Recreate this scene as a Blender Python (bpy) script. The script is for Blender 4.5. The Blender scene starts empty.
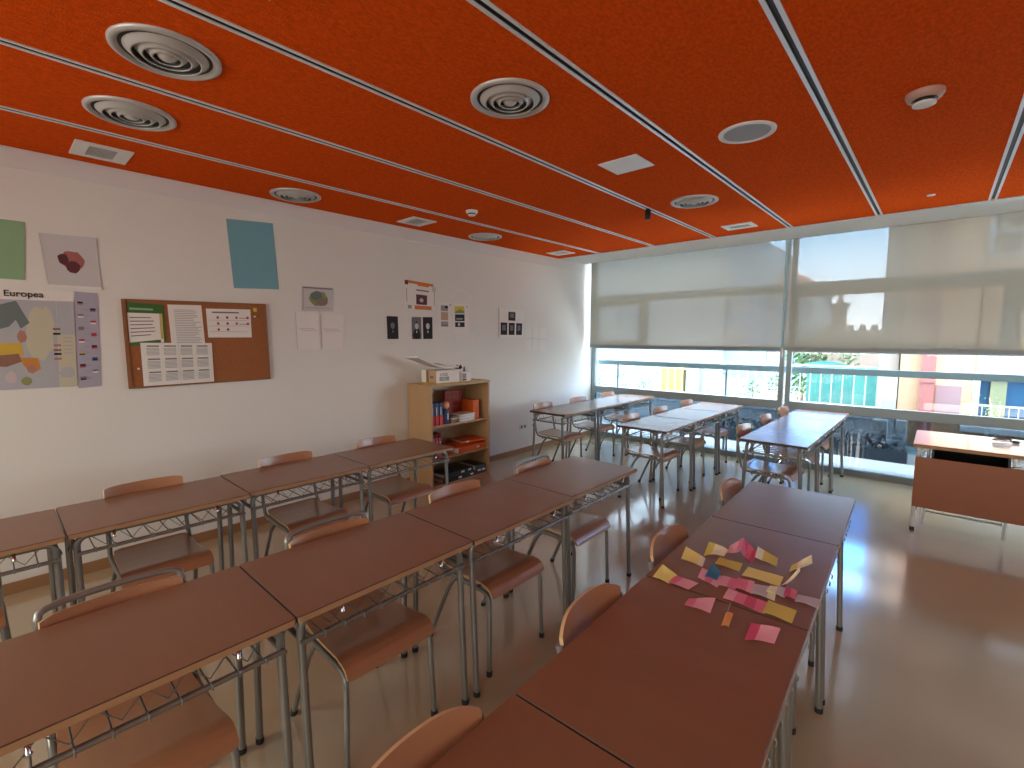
import bpy, bmesh, math, random
from mathutils import Vector, Matrix, Quaternion
random.seed(7)
R = math.radians
PI = math.pi
scn = bpy.context.scene
C = scn.collection

# ------------------------------------------------------------ materials
MATS = {}
def mat(name, col, rough=0.5, metal=0.0, spec=0.5, noise=None, bump=None, coat=0.0, trans=0.0):
    m = bpy.data.materials.new(name); m.use_nodes = True
    nt = m.node_tree; b = nt.nodes['Principled BSDF']
    b.inputs['Base Color'].default_value = (*col, 1)
    b.inputs['Roughness'].default_value = rough
    b.inputs['Metallic'].default_value = metal
    b.inputs['Specular IOR Level'].default_value = spec
    b.inputs['Coat Weight'].default_value = coat
    b.inputs['Coat Roughness'].default_value = 0.12
    if noise or bump:
        tc = nt.nodes.new('ShaderNodeTexCoord')
        mp = nt.nodes.new('ShaderNodeMapping'); nt.links.new(tc.outputs['Object'], mp.inputs['Vector'])
        n = nt.nodes.new('ShaderNodeTexNoise'); nt.links.new(mp.outputs['Vector'], n.inputs['Vector'])
        sc, amt, stretch = noise if noise else (bump[0], 0, (1, 1, 1))
        n.inputs['Scale'].default_value = sc; n.inputs['Detail'].default_value = 5
        mp.inputs['Scale'].default_value = stretch
        if amt:
            cr = nt.nodes.new('ShaderNodeMix'); cr.data_type = 'RGBA'
            cr.inputs[6].default_value = (*[c*(1-amt) for c in col], 1)
            cr.inputs[7].default_value = (*[min(1, c*(1+amt)) for c in col], 1)
            nt.links.new(n.outputs['Fac'], cr.inputs[0]); nt.links.new(cr.outputs[2], b.inputs['Base Color'])
        if bump:
            n2 = nt.nodes.new('ShaderNodeTexNoise'); n2.inputs['Scale'].default_value = bump[0]; n2.inputs['Detail'].default_value = 3
            nt.links.new(tc.outputs['Object'], n2.inputs['Vector'])
            bn = nt.nodes.new('ShaderNodeBump'); bn.inputs['Strength'].default_value = bump[1]; bn.inputs['Distance'].default_value = 0.01
            nt.links.new(n2.outputs['Fac'], bn.inputs['Height']); nt.links.new(bn.outputs['Normal'], b.inputs['Normal'])
    MATS[name] = m
    return m

mat('wall_paint', (.83, .84, .77), .75, noise=(3, .02, (1, 1, 1)), bump=(60, .08))
mat('plaster_white', (.80, .80, .77), .7, bump=(40, .05))
mat('felt_orange', (.78, .085, .006), .95, spec=.03, noise=(85, .45, (1, .5, 1)), bump=(150, .4))
mat('track_white', (.80, .82, .84), .35, metal=.25)
mat('track_dark', (.035, .04, .045), .5)
mat('diffuser_grey', (.58, .565, .54), .42, metal=.35)
mat('speaker_grey', (.40, .42, .44), .7, bump=(500, .3))
mat('duct_black', (.07, .065, .06), .8)
mat('plastic_white', (.80, .79, .76), .4)
mat('plastic_rose', (.55, .33, .27), .45)
mat('black_plastic', (.015, .015, .015), .4)
mat('laminate_edge', (.07, .04, .028), .5)
mat('laminate', (.235, .118, .066), .27, spec=.5, noise=(18, .07, (.25, 1, 1)))
mat('beech_edge', (.44, .25, .12), .5)
mat('plywood', (.40, .185, .092), .30, noise=(14, .10, (.3, 1.2, 1)), coat=.3)
mat('ply_edge', (.62, .42, .22), .5)
mat('tube_grey', (.27, .275, .25), .33, metal=.55)
mat('tube_white', (.75, .76, .74), .35, metal=.2)
mat('chrome', (.75, .75, .74), .15, metal=1)
mat('rubber', (.02, .02, .02), .7)
mat('skirting', (.36, .20, .09), .4, noise=(10, .1, (1, .2, 1)))
mat('beech_board', (.50, .32, .16), .45, noise=(12, .10, (1, 1, .2)))
mat('paper', (.88, .87, .80), .8)
mat('paper_grey', (.64, .65, .63), .8)
mat('print_grey', (.36, .36, .37), .8)
mat('print_mid', (.20, .20, .20), .8)
mat('print_dark', (.025, .025, .028), .8)
mat('print_red', (.42, .05, .07), .8)
mat('print_green', (.055, .16, .04), .8)
mat('card_green', (.29, .49, .27), .85)
mat('card_teal', (.20, .45, .52), .85)
mat('cork', (.36, .135, .045), .95, noise=(90, .35, (1, 1, 1)), bump=(120, .2))
mat('cork_frame', (.28, .12, .045), .6)
mat('map_sea', (.48, .50, .52), .7)
mat('map_cream', (.60, .58, .42), .7)
mat('map_teal', (.16, .21, .20), .7)
mat('map_yellow', (.70, .48, .06), .7)
mat('map_orange', (.62, .26, .05), .7)
mat('map_rose', (.48, .22, .17), .7)
mat('map_brown', (.30, .15, .10), .7)
mat('map_green', (.30, .32, .12), .7)
mat('flag_lilac', (.44, .43, .52), .7)
mat('crystal_pink', (.42, .15, .13), .7)
mat('crystal_dark', (.13, .035, .045), .7)
mat('orange_print', (.72, .20, .04), .7)
mat('tan_print', (.55, .38, .24), .7)
mat('yellow_print', (.68, .58, .03), .7)
mat('book_red', (.62, .035, .025), .5)
mat('book_blue', (.03, .07, .18), .5)
mat('book_pink', (.62, .14, .16), .5)
mat('box_darkred', (.26, .022, .012), .6)
mat('grid_red', (.42, .10, .04), .6)
mat('orange_card', (.72, .13, .015), .5)
mat('skin_ball', (.75, .36, .18), .5)
mat('folder_dark', (.03, .04, .032), .3)
mat('brown_card', (.33, .15, .05), .6)
mat('yellow_folder', (.62, .47, .12), .5)
mat('pale_sheet', (.62, .54, .54), .6)
mat('lcd', (.36, .38, .35), .5)
mat('note_yellow', (.88, .82, .26), .7)
mat('note_cream', (.90, .92, .66), .7)
mat('note_mustard', (.72, .62, .12), .7)
mat('note_pink', (.80, .20, .32), .7)
mat('note_lightpink', (.86, .42, .52), .7)
mat('note_rose', (.66, .09, .20), .7)
mat('note_grey', (.60, .58, .62), .7)
mat('note_blue', (.03, .17, .30), .7)
mat('note_orange', (.82, .36, .08), .7)
mat('teacher_panel', (.34, .125, .055), .4, noise=(14, .08, (.3, 1, 1)))
mat('teacher_top', (.86, .84, .77), .14, coat=.6)
mat('alu', (.28, .35, .36), .4, metal=.3)
mat('alu_dark', (.26, .29, .29), .45, metal=.3)
mat('rail_teal', (.24, .36, .38), .45, metal=.2)
mat('outside_white', (.28, .30, .30), .7)
mat('asphalt', (.22, .24, .26), .8, noise=(3, .1, (1, 1, 1)))
mat('terrace', (.78, .80, .80), .6)
mat('ground_sky_tint', (.065, .12, .14), .7)  # invented ground colour, blue put in for the sky light reflected indoors
mat('court_pink', (.17, .105, .09), .8)
mat('facade_orange', (.42, .25, .145), .85, noise=(2, .04, (1, 1, 1)))
mat('facade_shade', (.19, .12, .125), .85)  # facade colour darkened to paint in a cast shadow
mat('pipe_red', (.22, .075, .065), .7, noise=(5, .12, (4, 4, .3)))
mat('window_dark', (.02, .07, .13), .15)
mat('curtain_green', (.16, .17, .09), .8)
mat('roof_tile', (.42, .19, .11), .8, bump=(8, .3))
mat('stone_brown', (.28, .22, .17), .9)
mat('pale_wall', (.27, .29, .285), .85)
mat('blue_wall', (.18, .24, .30), .85)
mat('leaf', (.06, .14, .04), .7)
mat('leaf_light', (.14, .22, .09), .7)
mat('net_teal', (.035, .18, .155), .7)
mat('container_yellow', (.42, .25, .05), .6)
mat('car_dark', (.06, .08, .10), .3)
mat('bark', (.25, .17, .11), .9)

def floor_mat():
    m = mat('floor_linoleum', (.45, .36, .225), .16, spec=.9, coat=.8, noise=(2.2, .07, (1, 1, 1)))
    nt = m.node_tree; b = nt.nodes['Principled BSDF']
    tc = nt.nodes.new('ShaderNodeTexCoord')
    n = nt.nodes.new('ShaderNodeTexNoise'); n.inputs['Scale'].default_value = 1.3; n.inputs['Detail'].default_value = 6
    nt.links.new(tc.outputs['Object'], n.inputs['Vector'])
    r = nt.nodes.new('ShaderNodeMapRange'); r.inputs[1].default_value = .3; r.inputs[2].default_value = .7
    r.inputs[3].default_value = .11; r.inputs[4].default_value = .19
    b.inputs['Coat IOR'].default_value = 1.7; b.inputs['Coat Roughness'].default_value = .11
    nt.links.new(n.outputs['Fac'], r.inputs[0]); nt.links.new(r.outputs[0], b.inputs['Roughness'])
floor_mat()

def blind_mat():
    m = bpy.data.materials.new('blind_fabric'); m.use_nodes = True; nt = m.node_tree
    nt.nodes.remove(nt.nodes['Principled BSDF']); out = nt.nodes['Material Output']
    d = nt.nodes.new('ShaderNodeBsdfDiffuse'); d.inputs[0].default_value = (.50, .48, .43, 1)
    t = nt.nodes.new('ShaderNodeBsdfTranslucent'); t.inputs[0].default_value = (.295, .255, .185, 1)
    p = nt.nodes.new('ShaderNodeBsdfTransparent'); p.inputs[0].default_value = (1, 1, 1, 1)
    a = nt.nodes.new('ShaderNodeMixShader'); a.inputs[0].default_value = .5
    b = nt.nodes.new('ShaderNodeMixShader'); b.inputs[0].default_value = BLIND_OPEN
    nt.links.new(d.outputs[0], a.inputs[1]); nt.links.new(t.outputs[0], a.inputs[2])
    nt.links.new(a.outputs[0], b.inputs[1]); nt.links.new(p.outputs[0], b.inputs[2])
    nt.links.new(b.outputs[0], out.inputs[0]); MATS['blind_fabric'] = m
BLIND_OPEN = .22
blind_mat()

def glass_mat(name, tint, gloss):
    m = bpy.data.materials.new(name); m.use_nodes = True; nt = m.node_tree
    nt.nodes.remove(nt.nodes['Principled BSDF']); out = nt.nodes['Material Output']
    p = nt.nodes.new('ShaderNodeBsdfTransparent'); p.inputs[0].default_value = (*tint, 1)
    g = nt.nodes.new('ShaderNodeBsdfGlossy'); g.inputs['Roughness'].default_value = .02
    x = nt.nodes.new('ShaderNodeMixShader'); x.inputs[0].default_value = gloss
    nt.links.new(p.outputs[0], x.inputs[1]); nt.links.new(g.outputs[0], x.inputs[2])
    nt.links.new(x.outputs[0], out.inputs[0]); MATS[name] = m
glass_mat('glass_clear', (.97, .99, .99), .04)
glass_mat('glass_tinted', (.34, .39, .42), .08)

# ------------------------------------------------------------ mesh builder
class MB:
    def __init__(s): s.v = []; s.f = []; s.m = []; s.mats = []; s.sm = []
    def mi(s, m):
        if m not in s.mats: s.mats.append(m)
        return s.mats.index(m)
    def add(s, vs, fs, m, smooth=False):
        o = len(s.v); k = s.mi(m); s.v += [tuple(v) for v in vs]
        for f in fs: s.f.append([o+i for i in f]); s.m.append(k); s.sm.append(smooth)
    def box(s, a, b, m, M=None):
        x0, y0, z0 = a; x1, y1, z1 = b
        if x0 > x1: x0, x1 = x1, x0
        if y0 > y1: y0, y1 = y1, y0
        if z0 > z1: z0, z1 = z1, z0
        vs = [Vector(p) for p in [(x0,y0,z0),(x1,y0,z0),(x1,y1,z0),(x0,y1,z0),(x0,y0,z1),(x1,y0,z1),(x1,y1,z1),(x0,y1,z1)]]
        if M: vs = [M @ v for v in vs]
        s.add(vs, [(0,3,2,1),(4,5,6,7),(0,1,5,4),(1,2,6,5),(2,3,7,6),(3,0,4,7)], m)
    def rslab(s, a, b, r, mt, me, n=5, mend=None):      # slab with rounded vertical corners: top/bottom mt, edge me
        x0, y0, z0 = a; x1, y1, z1 = b; P = []
        for cx, cy, a0 in ((x1-r, y1-r, 0), (x0+r, y1-r, 90), (x0+r, y0+r, 180), (x1-r, y0+r, 270)):
            for i in range(n+1):
                t = R(a0+90*i/n); P.append((cx+r*math.cos(t), cy+r*math.sin(t)))
        N = len(P); c = .0025
        cx, cy = (x0+x1)/2, (y0+y1)/2
        def ring(z, k): return [(cx+(x-cx)*(1-k/abs(x1-cx)), cy+(y-cy)*(1-k/abs(y1-cy)), z) for x, y in P]
        vs = ring(z0, 0)+ring(z1-c, 0)+ring(z1, c)
        for i in range(N):
            j = (i+1) % N; long_ = abs(P[i][1]-P[j][1]) > abs(P[i][0]-P[j][0])
            s.add([vs[i], vs[j], vs[N+j], vs[N+i]], [(0, 1, 2, 3)], me if long_ or not mend else mend)
        s.add(vs, [(N+i, N+(i+1) % N, 2*N+(i+1) % N, 2*N+i) for i in range(N)], mend or me)
        s.add(vs[2*N:], [tuple(range(N))], mt); s.add(vs[:N], [tuple(reversed(range(N)))], mt)
    def tube(s, pts, r, m, n=8, caps=True, closed=False):
        pts = [Vector(p) for p in pts]; L = len(pts)
        T = []
        for i in range(L):
            if closed: a, b = pts[i-1], pts[(i+1) % L]
            else: a, b = pts[max(i-1, 0)], pts[min(i+1, L-1)]
            T.append((b-a).normalized())
        ref = Vector((0, 0, 1)) if abs(T[0].z) < .9 else Vector((1, 0, 0))
        N = T[0].cross(ref).normalized(); vs = []
        for i in range(L):
            if i: N = (T[i-1].rotation_difference(T[i]) @ N); N = (N-T[i]*N.dot(T[i])).normalized()
            B = T[i].cross(N)
            rr = r[i] if isinstance(r, (list, tuple)) else r
            for k in range(n):
                t = 2*PI*k/n; vs.append(pts[i]+rr*(math.cos(t)*N+math.sin(t)*B))
        fs = []
        for i in range(L if closed else L-1):
            j = (i+1) % L
            for k in range(n): fs.append((i*n+k, i*n+(k+1) % n, j*n+(k+1) % n, j*n+k))
        s.add(vs, fs, m, True)
        if caps and not closed:
            s.add(vs[:n], [tuple(reversed(range(n)))], m); s.add(vs[-n:], [tuple(range(n))], m)
    def lathe(s, prof, c, m, n=40, smooth=True, M=None):
        vs = []; c = Vector(c)
        for r, z in prof:
            for k in range(n):
                t = 2*PI*k/n; p = Vector((r*math.cos(t), r*math.sin(t), z))
                if M: p = M @ p
                vs.append(c+p)
        fs = []
        for i in range(len(prof)-1):
            for k in range(n): fs.append((i*n+k, i*n+(k+1) % n, (i+1)*n+(k+1) % n, (i+1)*n+k))
        s.add(vs, fs, m, smooth)
    def disc(s, c, r, m, n=32, up=False):
        vs = [(c[0]+r*math.cos(2*PI*k/n), c[1]+r*math.sin(2*PI*k/n), c[2]) for k in range(n)]
        s.add(vs, [tuple(range(n)) if up else tuple(reversed(range(n)))], m)
    def sheet(s, f, nu, nv, th, m, me=None, mfun=None):
        me = me or m; e = 1e-3; G = []; Bk = []
        for i in range(nu+1):
            for j in range(nv+1):
                u, v = i/nu, j/nv; p = Vector(f(u, v))
                du = Vector(f(min(1, u+e), v))-Vector(f(max(0, u-e), v)); dv = Vector(f(u, min(1, v+e)))-Vector(f(u, max(0, v-e)))
                nn = du.cross(dv)
                if nn.length < 1e-12: nn = Vector((0, 0, 1))
                nn.normalize(); G.append(p+nn*th/2); Bk.append(p-nn*th/2)
        W = nv+1; vs = G+Bk; o = len(G)
        for i in range(nu):
            for j in range(nv):
                a, b, c, d = i*W+j, (i+1)*W+j, (i+1)*W+j+1, i*W+j+1
                mm = mfun((i+.5)/nu, (j+.5)/nv) if mfun else m
                s.add([vs[k] for k in (a, b, c, d)], [(0, 1, 2, 3)], mm, True) if mfun else None
                s.add([vs[o+k] for k in (d, c, b, a)], [(0, 1, 2, 3)], mm, True) if mfun else None
        if not mfun:
            fs = []
            for i in range(nu):
                for j in range(nv):
                    a, b, c, d = i*W+j, (i+1)*W+j, (i+1)*W+j+1, i*W+j+1
                    fs.append((a, b, c, d)); fs.append((o+d, o+c, o+b, o+a))
            s.add(vs, fs, m, True)
        rim = [i*W for i in range(nu+1)]+[nu*W+j for j in range(1, W)]+[i*W+nv for i in range(nu-1, -1, -1)]+[j for j in range(nv-1, 0, -1)]
        fs = [(rim[k], o+rim[k], o+rim[(k+1) % len(rim)], rim[(k+1) % len(rim)]) for k in range(len(rim))]
        s.add(vs, fs, me)
    def build(s, name, parent=None, weld=False, loc=None):
        me = bpy.data.meshes.new(name); me.from_pydata(s.v, [], s.f)
        for m in s.mats: me.materials.append(MATS[m])
        for p, k, sm in zip(me.polygons, s.m, s.sm): p.material_index = k; p.use_smooth = sm
        if weld:
            bm = bmesh.new(); bm.from_mesh(me); bmesh.ops.remove_doubles(bm, verts=bm.verts, dist=1e-5); bm.to_mesh(me); bm.free()
        o = bpy.data.objects.new(name, me); C.objects.link(o)
        if parent: o.parent = parent
        if loc: o.location = loc
        return o

def tag(o, label=None, cat=None, group=None, kind=None):
    if label: o['label'] = label
    if cat: o['category'] = cat
    if group: o['group'] = group
    if kind: o['kind'] = kind
    return o
def empty(name, loc, rz=0, label=None, cat=None, group=None):
    o = bpy.data.objects.new(name, None); C.objects.link(o); o.empty_display_size = .1
    o.location = loc; o.rotation_euler = (0, 0, rz); return tag(o, label, cat, group)
def struct(name, mb): return tag(mb.build(name), kind='structure')
KIDS = {}
def copy_tree(o, parent=None):
    c = o.copy(); C.objects.link(c); c.parent = parent
    for ch in list(o.children): copy_tree(ch, c)
    return c
def arc(c, a, b, r, t0, t1, n=5):    # centre c, axes a b
    c = Vector(c); a = Vector(a); b = Vector(b)
    return [c+r*(math.cos(R(t0+(t1-t0)*i/n))*a+math.sin(R(t0+(t1-t0)*i/n))*b) for i in range(n+1)]
def text_into(mb, s, size, M, m, bold=0.0):
    cu = bpy.data.curves.new('lettering', 'FONT'); cu.body = s; cu.size = size; cu.offset = bold; cu.extrude = .0003
    ob = bpy.data.objects.new('lettering', cu); C.objects.link(ob)
    dg = bpy.context.evaluated_depsgraph_get(); me = bpy.data.meshes.new_from_object(ob.evaluated_get(dg))
    vs = [M @ v.co for v in me.vertices]; mb.add(vs, [tuple(p.vertices) for p in me.polygons], m)
    bpy.data.objects.remove(ob); bpy.data.curves.remove(cu); bpy.data.meshes.remove(me)

# ------------------------------------------------------------ room
XL, XR, YB, YW, ZC = -4.35, 2.6, -2.4, 6.85, 2.82
f = MB(); f.box((XL-.15, YB-.15, -.15), (XR+.15, YW+.06, 0), 'floor_linoleum'); struct('floor', f)
f = MB(); f.box((XL-.15, YB-.15, 0), (XL, YW+.1, 3.1), 'wall_paint'); struct('wall_left', f)
f = MB(); f.box((XR, YB-.15, 0), (XR+.15, YW+.1, 3.1), 'wall_paint'); struct('wall_right', f)
f = MB()                                     # rear wall with two openings added to hold the fill lamps
f.box((XL, YB-.15, 0), (XR, YB, 1.1), 'wall_paint'); f.box((XL, YB-.15, 2.4), (XR, YB, 3.1), 'wall_paint')
for a, b in ((XL, -3.8), (-1.4, -.3), (2.1, XR)): f.box((a, YB-.15, 1.1), (b, YB, 2.4), 'wall_paint')
struct('wall_back', f)
for k, (a, b) in enumerate(((-3.8, -1.4), (-.3, 2.1))):
    f = MB()
    for p_, q_ in (((a, 1.1), (b, 1.14)), ((a, 2.36), (b, 2.4)), ((a, 1.14), (a+.04, 2.36)), ((b-.04, 1.14), (b, 2.36)), (((a+b)/2-.02, 1.14), ((a+b)/2+.02, 2.36))):
        f.box((p_[0], YB-.10, p_[1]), (q_[0], YB-.04, q_[1]), 'alu')
    struct('window_%d' % (k+4), f)  # frames added around the openings of the fill lamps
f = MB(); f.box((XL-.15, YB-2.15, 0), (XR+.15, YB-2.0, 3.1), 'wall_paint'); f.box((XL-.15, YB-2.0, 0), (XL, YB-.15, 3.1), 'wall_paint'); f.box((XR, YB-2.0, 0), (XR+.15, YB-.15, 3.1), 'wall_paint'); struct('wall_sky_blocker', f)  # invented corridor shell, added to keep sky light out of the rear openings
f = MB(); f.box((XL-.15, YB-2.15, 3.0), (XR+.15, YB-.15, 3.1), 'plaster_white'); struct('ceiling', f)  # added lid of that unseen shell, shuts out the sky
f = MB(); f.box((XL-.15, YB-2.15, -.15), (XR+.15, YB-.15, 0), 'floor_linoleum'); struct('floor', f)  # added floor of that unseen shell
f = MB(); f.box((XL-.15, YB-.15, 2.98), (XR+.15, YW+.12, 3.1), 'plaster_white'); struct('ceiling', f)
SL = [-3.65, -2.845, -2.077, -1.28, -.525, .243, 1.01, 1.78]
edges = [XL]+SL+[XR]
for i in range(len(edges)-1):
    a = edges[i]+(.028 if i else 0); b = edges[i+1]-(.028 if i < len(edges)-2 else 0)
    f = MB(); f.box((a, YB, ZC), (b, 5.87, ZC+.05), 'felt_orange'); struct('ceiling', f)
for i, x in enumerate(SL):
    f = MB()
    for s in (-1, 1):
        f.box((x+s*.0275, YB, ZC-.004), (x+s*.011, 5.868, ZC+.003), 'track_white')
        f.box((x+s*.013, YB, ZC), (x+s*.010, 5.868, ZC+.05), 'track_dark')
    f.box((x-.011, YB, ZC+.008), (x+.011, 5.868, ZC+.013), 'track_dark')
    struct('trim_%d' % (i+1), f)
f = MB(); f.box((XL, 5.88, ZC-.004), (XR, 6.56, ZC+.06), 'plaster_white'); f.box((XL, 6.54, ZC-.004), (XR, 6.56, 2.98), 'plaster_white')
f.box((XL, 5.87, ZC+.01), (XR, 5.882, ZC+.06), 'track_dark'); struct('trim_9', f)
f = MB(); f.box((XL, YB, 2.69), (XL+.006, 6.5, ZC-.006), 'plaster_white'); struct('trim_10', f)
f = MB(); f.box((XL, YB, 0), (XL+.014, 6.78, .075), 'skirting'); struct('baseboard_left', f)

# window wall
def window(n, x0, x1, stile, wide=.05, right=.05):
    w = MB(); y0, y1 = YW-.035, YW+.03
    w.box((x0, y0, .0), (x0+wide, y1, 2.98), 'alu'); w.box((x1-right, y0, 0), (x1, y1, 2.98), 'alu')
    for z0, z1, m in ((0, .07, 'alu_dark'), (.73, .835, 'alu'), (1.46, 1.53, 'alu'), (2.20, 2.315, 'alu'), (2.90, 2.98, 'alu')):
        w.box((x0+wide, y0+.004, z0), (x1-right, y1-.004, z1), m)
    w.box((stile-.07, y0+.002, 1.53), (stile+.07, y1-.002, 2.20), 'alu')
    a, b = (x0+wide, stile-.07)
    w.box((a, y0+.006, 1.53), (b, y1-.006, 1.60), 'alu'); w.box((a, y0+.006, 2.15), (b, y1-.006, 2.20), 'alu')
    w.box((a, y0+.006, 1.6), (a+.04, y1-.006, 2.15), 'alu')
    o = struct('window_%d' % n, w)
    g = MB()
    for z0, z1, m in ((.07, .73, 'glass_tinted'), (.835, 1.46, 'glass_clear'), (1.53, 2.20, 'glass_clear'), (2.315, 2.90, 'glass_clear')):
        g.box((x0+wide, YW-.004, z0), (x1-right, YW+.004, z1), m)
    g.build('window_pane', o)
window(1, XL, -1.478, -3.42, .07, .05)
window(2, -1.448, 1.55, .50, .055, .05)
window(3, 1.58, XR, 2.2, .05, .05)
f = MB(); f.box((-1.478, YW-.003, 0), (-1.448, YW+.003, 2.98), 'glass_clear'); f.box((1.55, YW-.01, 0), (1.58, YW+.02, 2.98), 'track_white'); struct('trim_11', f)

# roller blinds
def blind(x0, x1, label, zb=1.5):
    t = empty('roller_blind', ((x0+x1)/2, 6.61, zb), 0, label, 'blind')
    h = (x1-x0)/2
    m = MB(); m.box((-h, -.0006, .02), (h, .0006, 1.36), 'blind_fabric'); m.build('blind_fabric', t)
    m = MB(); m.box((-h, -.008, -.015), (h, .008, .022), 'alu_dark'); m.build('bottom_bar', t)
    m = MB(); m.tube([(-h, .03, 1.40), (h, .03, 1.40)], .04, 'plastic_white', 16); m.build('roller_tube', t)
blind(-4.25, -1.475, 'wide pale grey roller blind lowered halfway over the left window, beside the wall of papers')
blind(-1.443, 1.53, 'wide pale grey roller blind on the right window, building and white casement showing through')
t = empty('blind_cord', (-1.452, 6.56, 1.38), 0, 'thin pale operating cord hanging between the two roller blinds', 'cord')
m = MB(); m.tube([(0, 0, 0), (0, 0, 1.43)], .002, 'plastic_white', 6); m.build('cord', t)
m = MB(); m.box((-.012, -.008, .02), (.012, .008, .14), 'plastic_white'); m.build('cord_weight', t)

# ------------------------------------------------------------ ceiling fittings
def ring_diffuser(x, y, label):
    t = empty('ceiling_diffuser', (x, y, ZC), 0, label, 'air vent', 'round air diffusers in the orange ceiling')
    m = MB(); m.lathe([(.195, 0), (.195, -.007), (.186, -.013), (.172, -.014), (.168, -.006), (.160, -.001)], (0, 0, 0), 'diffuser_grey', 56); m.build('rim', t)
    for r0, r1 in ((.120, .148), (.084, .111), (.050, .074)):
        m = MB(); m.lathe([(r1, -.004), (r1-.006, -.008), (r0+.006, -.024), (r0, -.026), (r0-.003, -.024), (r0+.004, -.019), (r1-.008, -.003)], (0, 0, 0), 'diffuser_grey', 48); m.build('ring_blade', t)
    m = MB(); m.lathe([(.038, -.008), (.034, -.016), (.022, -.026), (.010, -.029), (.0005, -.029)], (0, 0, 0), 'diffuser_grey', 32); m.build('centre_cone', t)
    m = MB(); m.disc((0, 0, -.002), .168, 'duct_black', 48); m.build('duct', t)
for x, y, l in ((-2.464, .594, 'largest round ceiling diffuser in the picture, at the upper left beside a track'),
                (-3.248, .605, 'round ceiling diffuser second from the top left, above the green card'),
                (-4.05, 1.815, 'round ceiling diffuser close to the left wall above the blue card'),
                (-1.662, 1.826, 'round ceiling diffuser at top centre between two white tracks'),
                (-1.669, 4.20, 'round ceiling diffuser near the windows between the square plate and small grille'),
                (-4.045, 4.01, 'small looking round ceiling diffuser near the left wall above the bookcase')):
    ring_diffuser(x, y, l)
t = empty('ceiling_speaker', (-.909, 3.02, ZC), 0, 'round ceiling loudspeaker with white rim and flat grey mesh', 'speaker')
m = MB(); m.lathe([(.152, 0), (.150, -.007), (.128, -.009), (.122, -.003)], (0, 0, 0), 'plastic_white', 48); m.build('rim', t)
m = MB(); m.disc((0, 0, -.004), .125, 'speaker_grey', 48); m.build('mesh_grille', t)
def detector(x, y, s, label, body='plastic_rose'):
    t = empty('smoke_detector', (x, y, ZC), 0, label, 'smoke detector')
    m = MB(); m.lathe([(.075*s, 0), (.075*s, -.012*s), (.066*s, -.03*s), (.05*s, -.034*s)], (0, 0, 0), body, 40); m.build('base', t)
    m = MB(); m.lathe([(.05*s, -.034*s), (.04*s, -.036*s), (.04*s, -.048*s)], (0, 0, 0), 'black_plastic', 32); m.build('chamber', t)
    m = MB(); m.lathe([(.046*s, -.048*s), (.046*s, -.056*s), (.038*s, -.060*s), (.0005, -.061*s)], (0, 0, 0), 'plastic_white', 32); m.build('cap', t)
detector(-.138, 3.12, 1.0, 'pinkish smoke detector with pale cap at the upper right of the ceiling')
detector(-3.33, 3.13, .75, 'small white smoke detector on the ceiling above the orange framed print', 'plastic_white')
m = MB(); m.lathe([(.028, 0), (.028, -.006), (.0005, -.008)], (0, 0, 0), 'plastic_white', 20)
tag(m.build('sprinkler_cap', loc=(-.145, 5.33, ZC)), 'tiny white round cap on the ceiling close to the right blind', 'ceiling cap')
t = empty('ceiling_sensor', (-2.077, 4.16, ZC-.004), 0, 'short black cylinder hanging from a white ceiling track', 'sensor')
m = MB(); m.lathe([(.0005, 0), (.018, 0), (.018, -.01), (.026, -.012), (.026, -.085), (.022, -.092), (.0005, -.092)], (0, 0, 0), 'black_plastic', 24); m.build('housing', t)
m = MB(); m.lathe([(.020, -.0925), (.017, -.096), (.0005, -.096)], (0, 0, 0), 'print_mid', 20); m.build('lens', t)
def grille(x, y, w, d, label, solid=False, inner=.7):
    t = empty('ceiling_grille' if not solid else 'ceiling_plate', (x, y, ZC), 0, label, 'air vent' if not solid else 'access panel')
    m = MB()
    if solid:
        m.box((-w/2, -d/2, -.007), (w/2, d/2, 0), 'plastic_white'); m.build('plate', t)
        m = MB(); m.box((-w/2-.008, -d/2-.008, -.003), (w/2+.008, d/2+.008, 0), 'track_white'); m.build('frame', t); return
    iw, idd = w*inner/2, d*.5/2
    for a, b in (((-w/2, -d/2), (w/2, -idd)), ((-w/2, idd), (w/2, d/2)), ((-w/2, -idd), (-iw, idd)), ((iw, -idd), (w/2, idd))):
        m.box((*a, -.008), (*b, 0), 'plastic_white')
    m.build('frame', t)
    m = MB(); m.box((-iw, -idd, -.001), (iw, idd, 0), 'duct_black'); m.build('duct', t)
    m = MB(); n = 7
    for i in range(n):
        xx = -iw+(i+.5)*2*iw/n
        m.box((xx-.009, -idd, -.006), (xx+.005, idd, -.002), 'diffuser_grey')
    m.build('slats', t)
grille(-4.045, .585, .30, .28, 'rectangular white ceiling grille above the green card at the far left')
grille(-4.04, 3.03, .29, .28, 'rectangular white ceiling grille between two diffusers along the left wall')
grille(-1.67, 5.44, .30, .24, 'rectangular white ceiling grille next to the left blind')
grille(-4.03, 5.48, .30, .27, 'rectangular white ceiling grille in the far left corner of the ceiling')
grille(-1.677, 3.02, .27, .25, 'square solid white plate in the middle of the orange ceiling', True)
grille(-1.67, .62, .28, .26, 'white ceiling grille cut off by the top edge of the picture')

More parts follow.
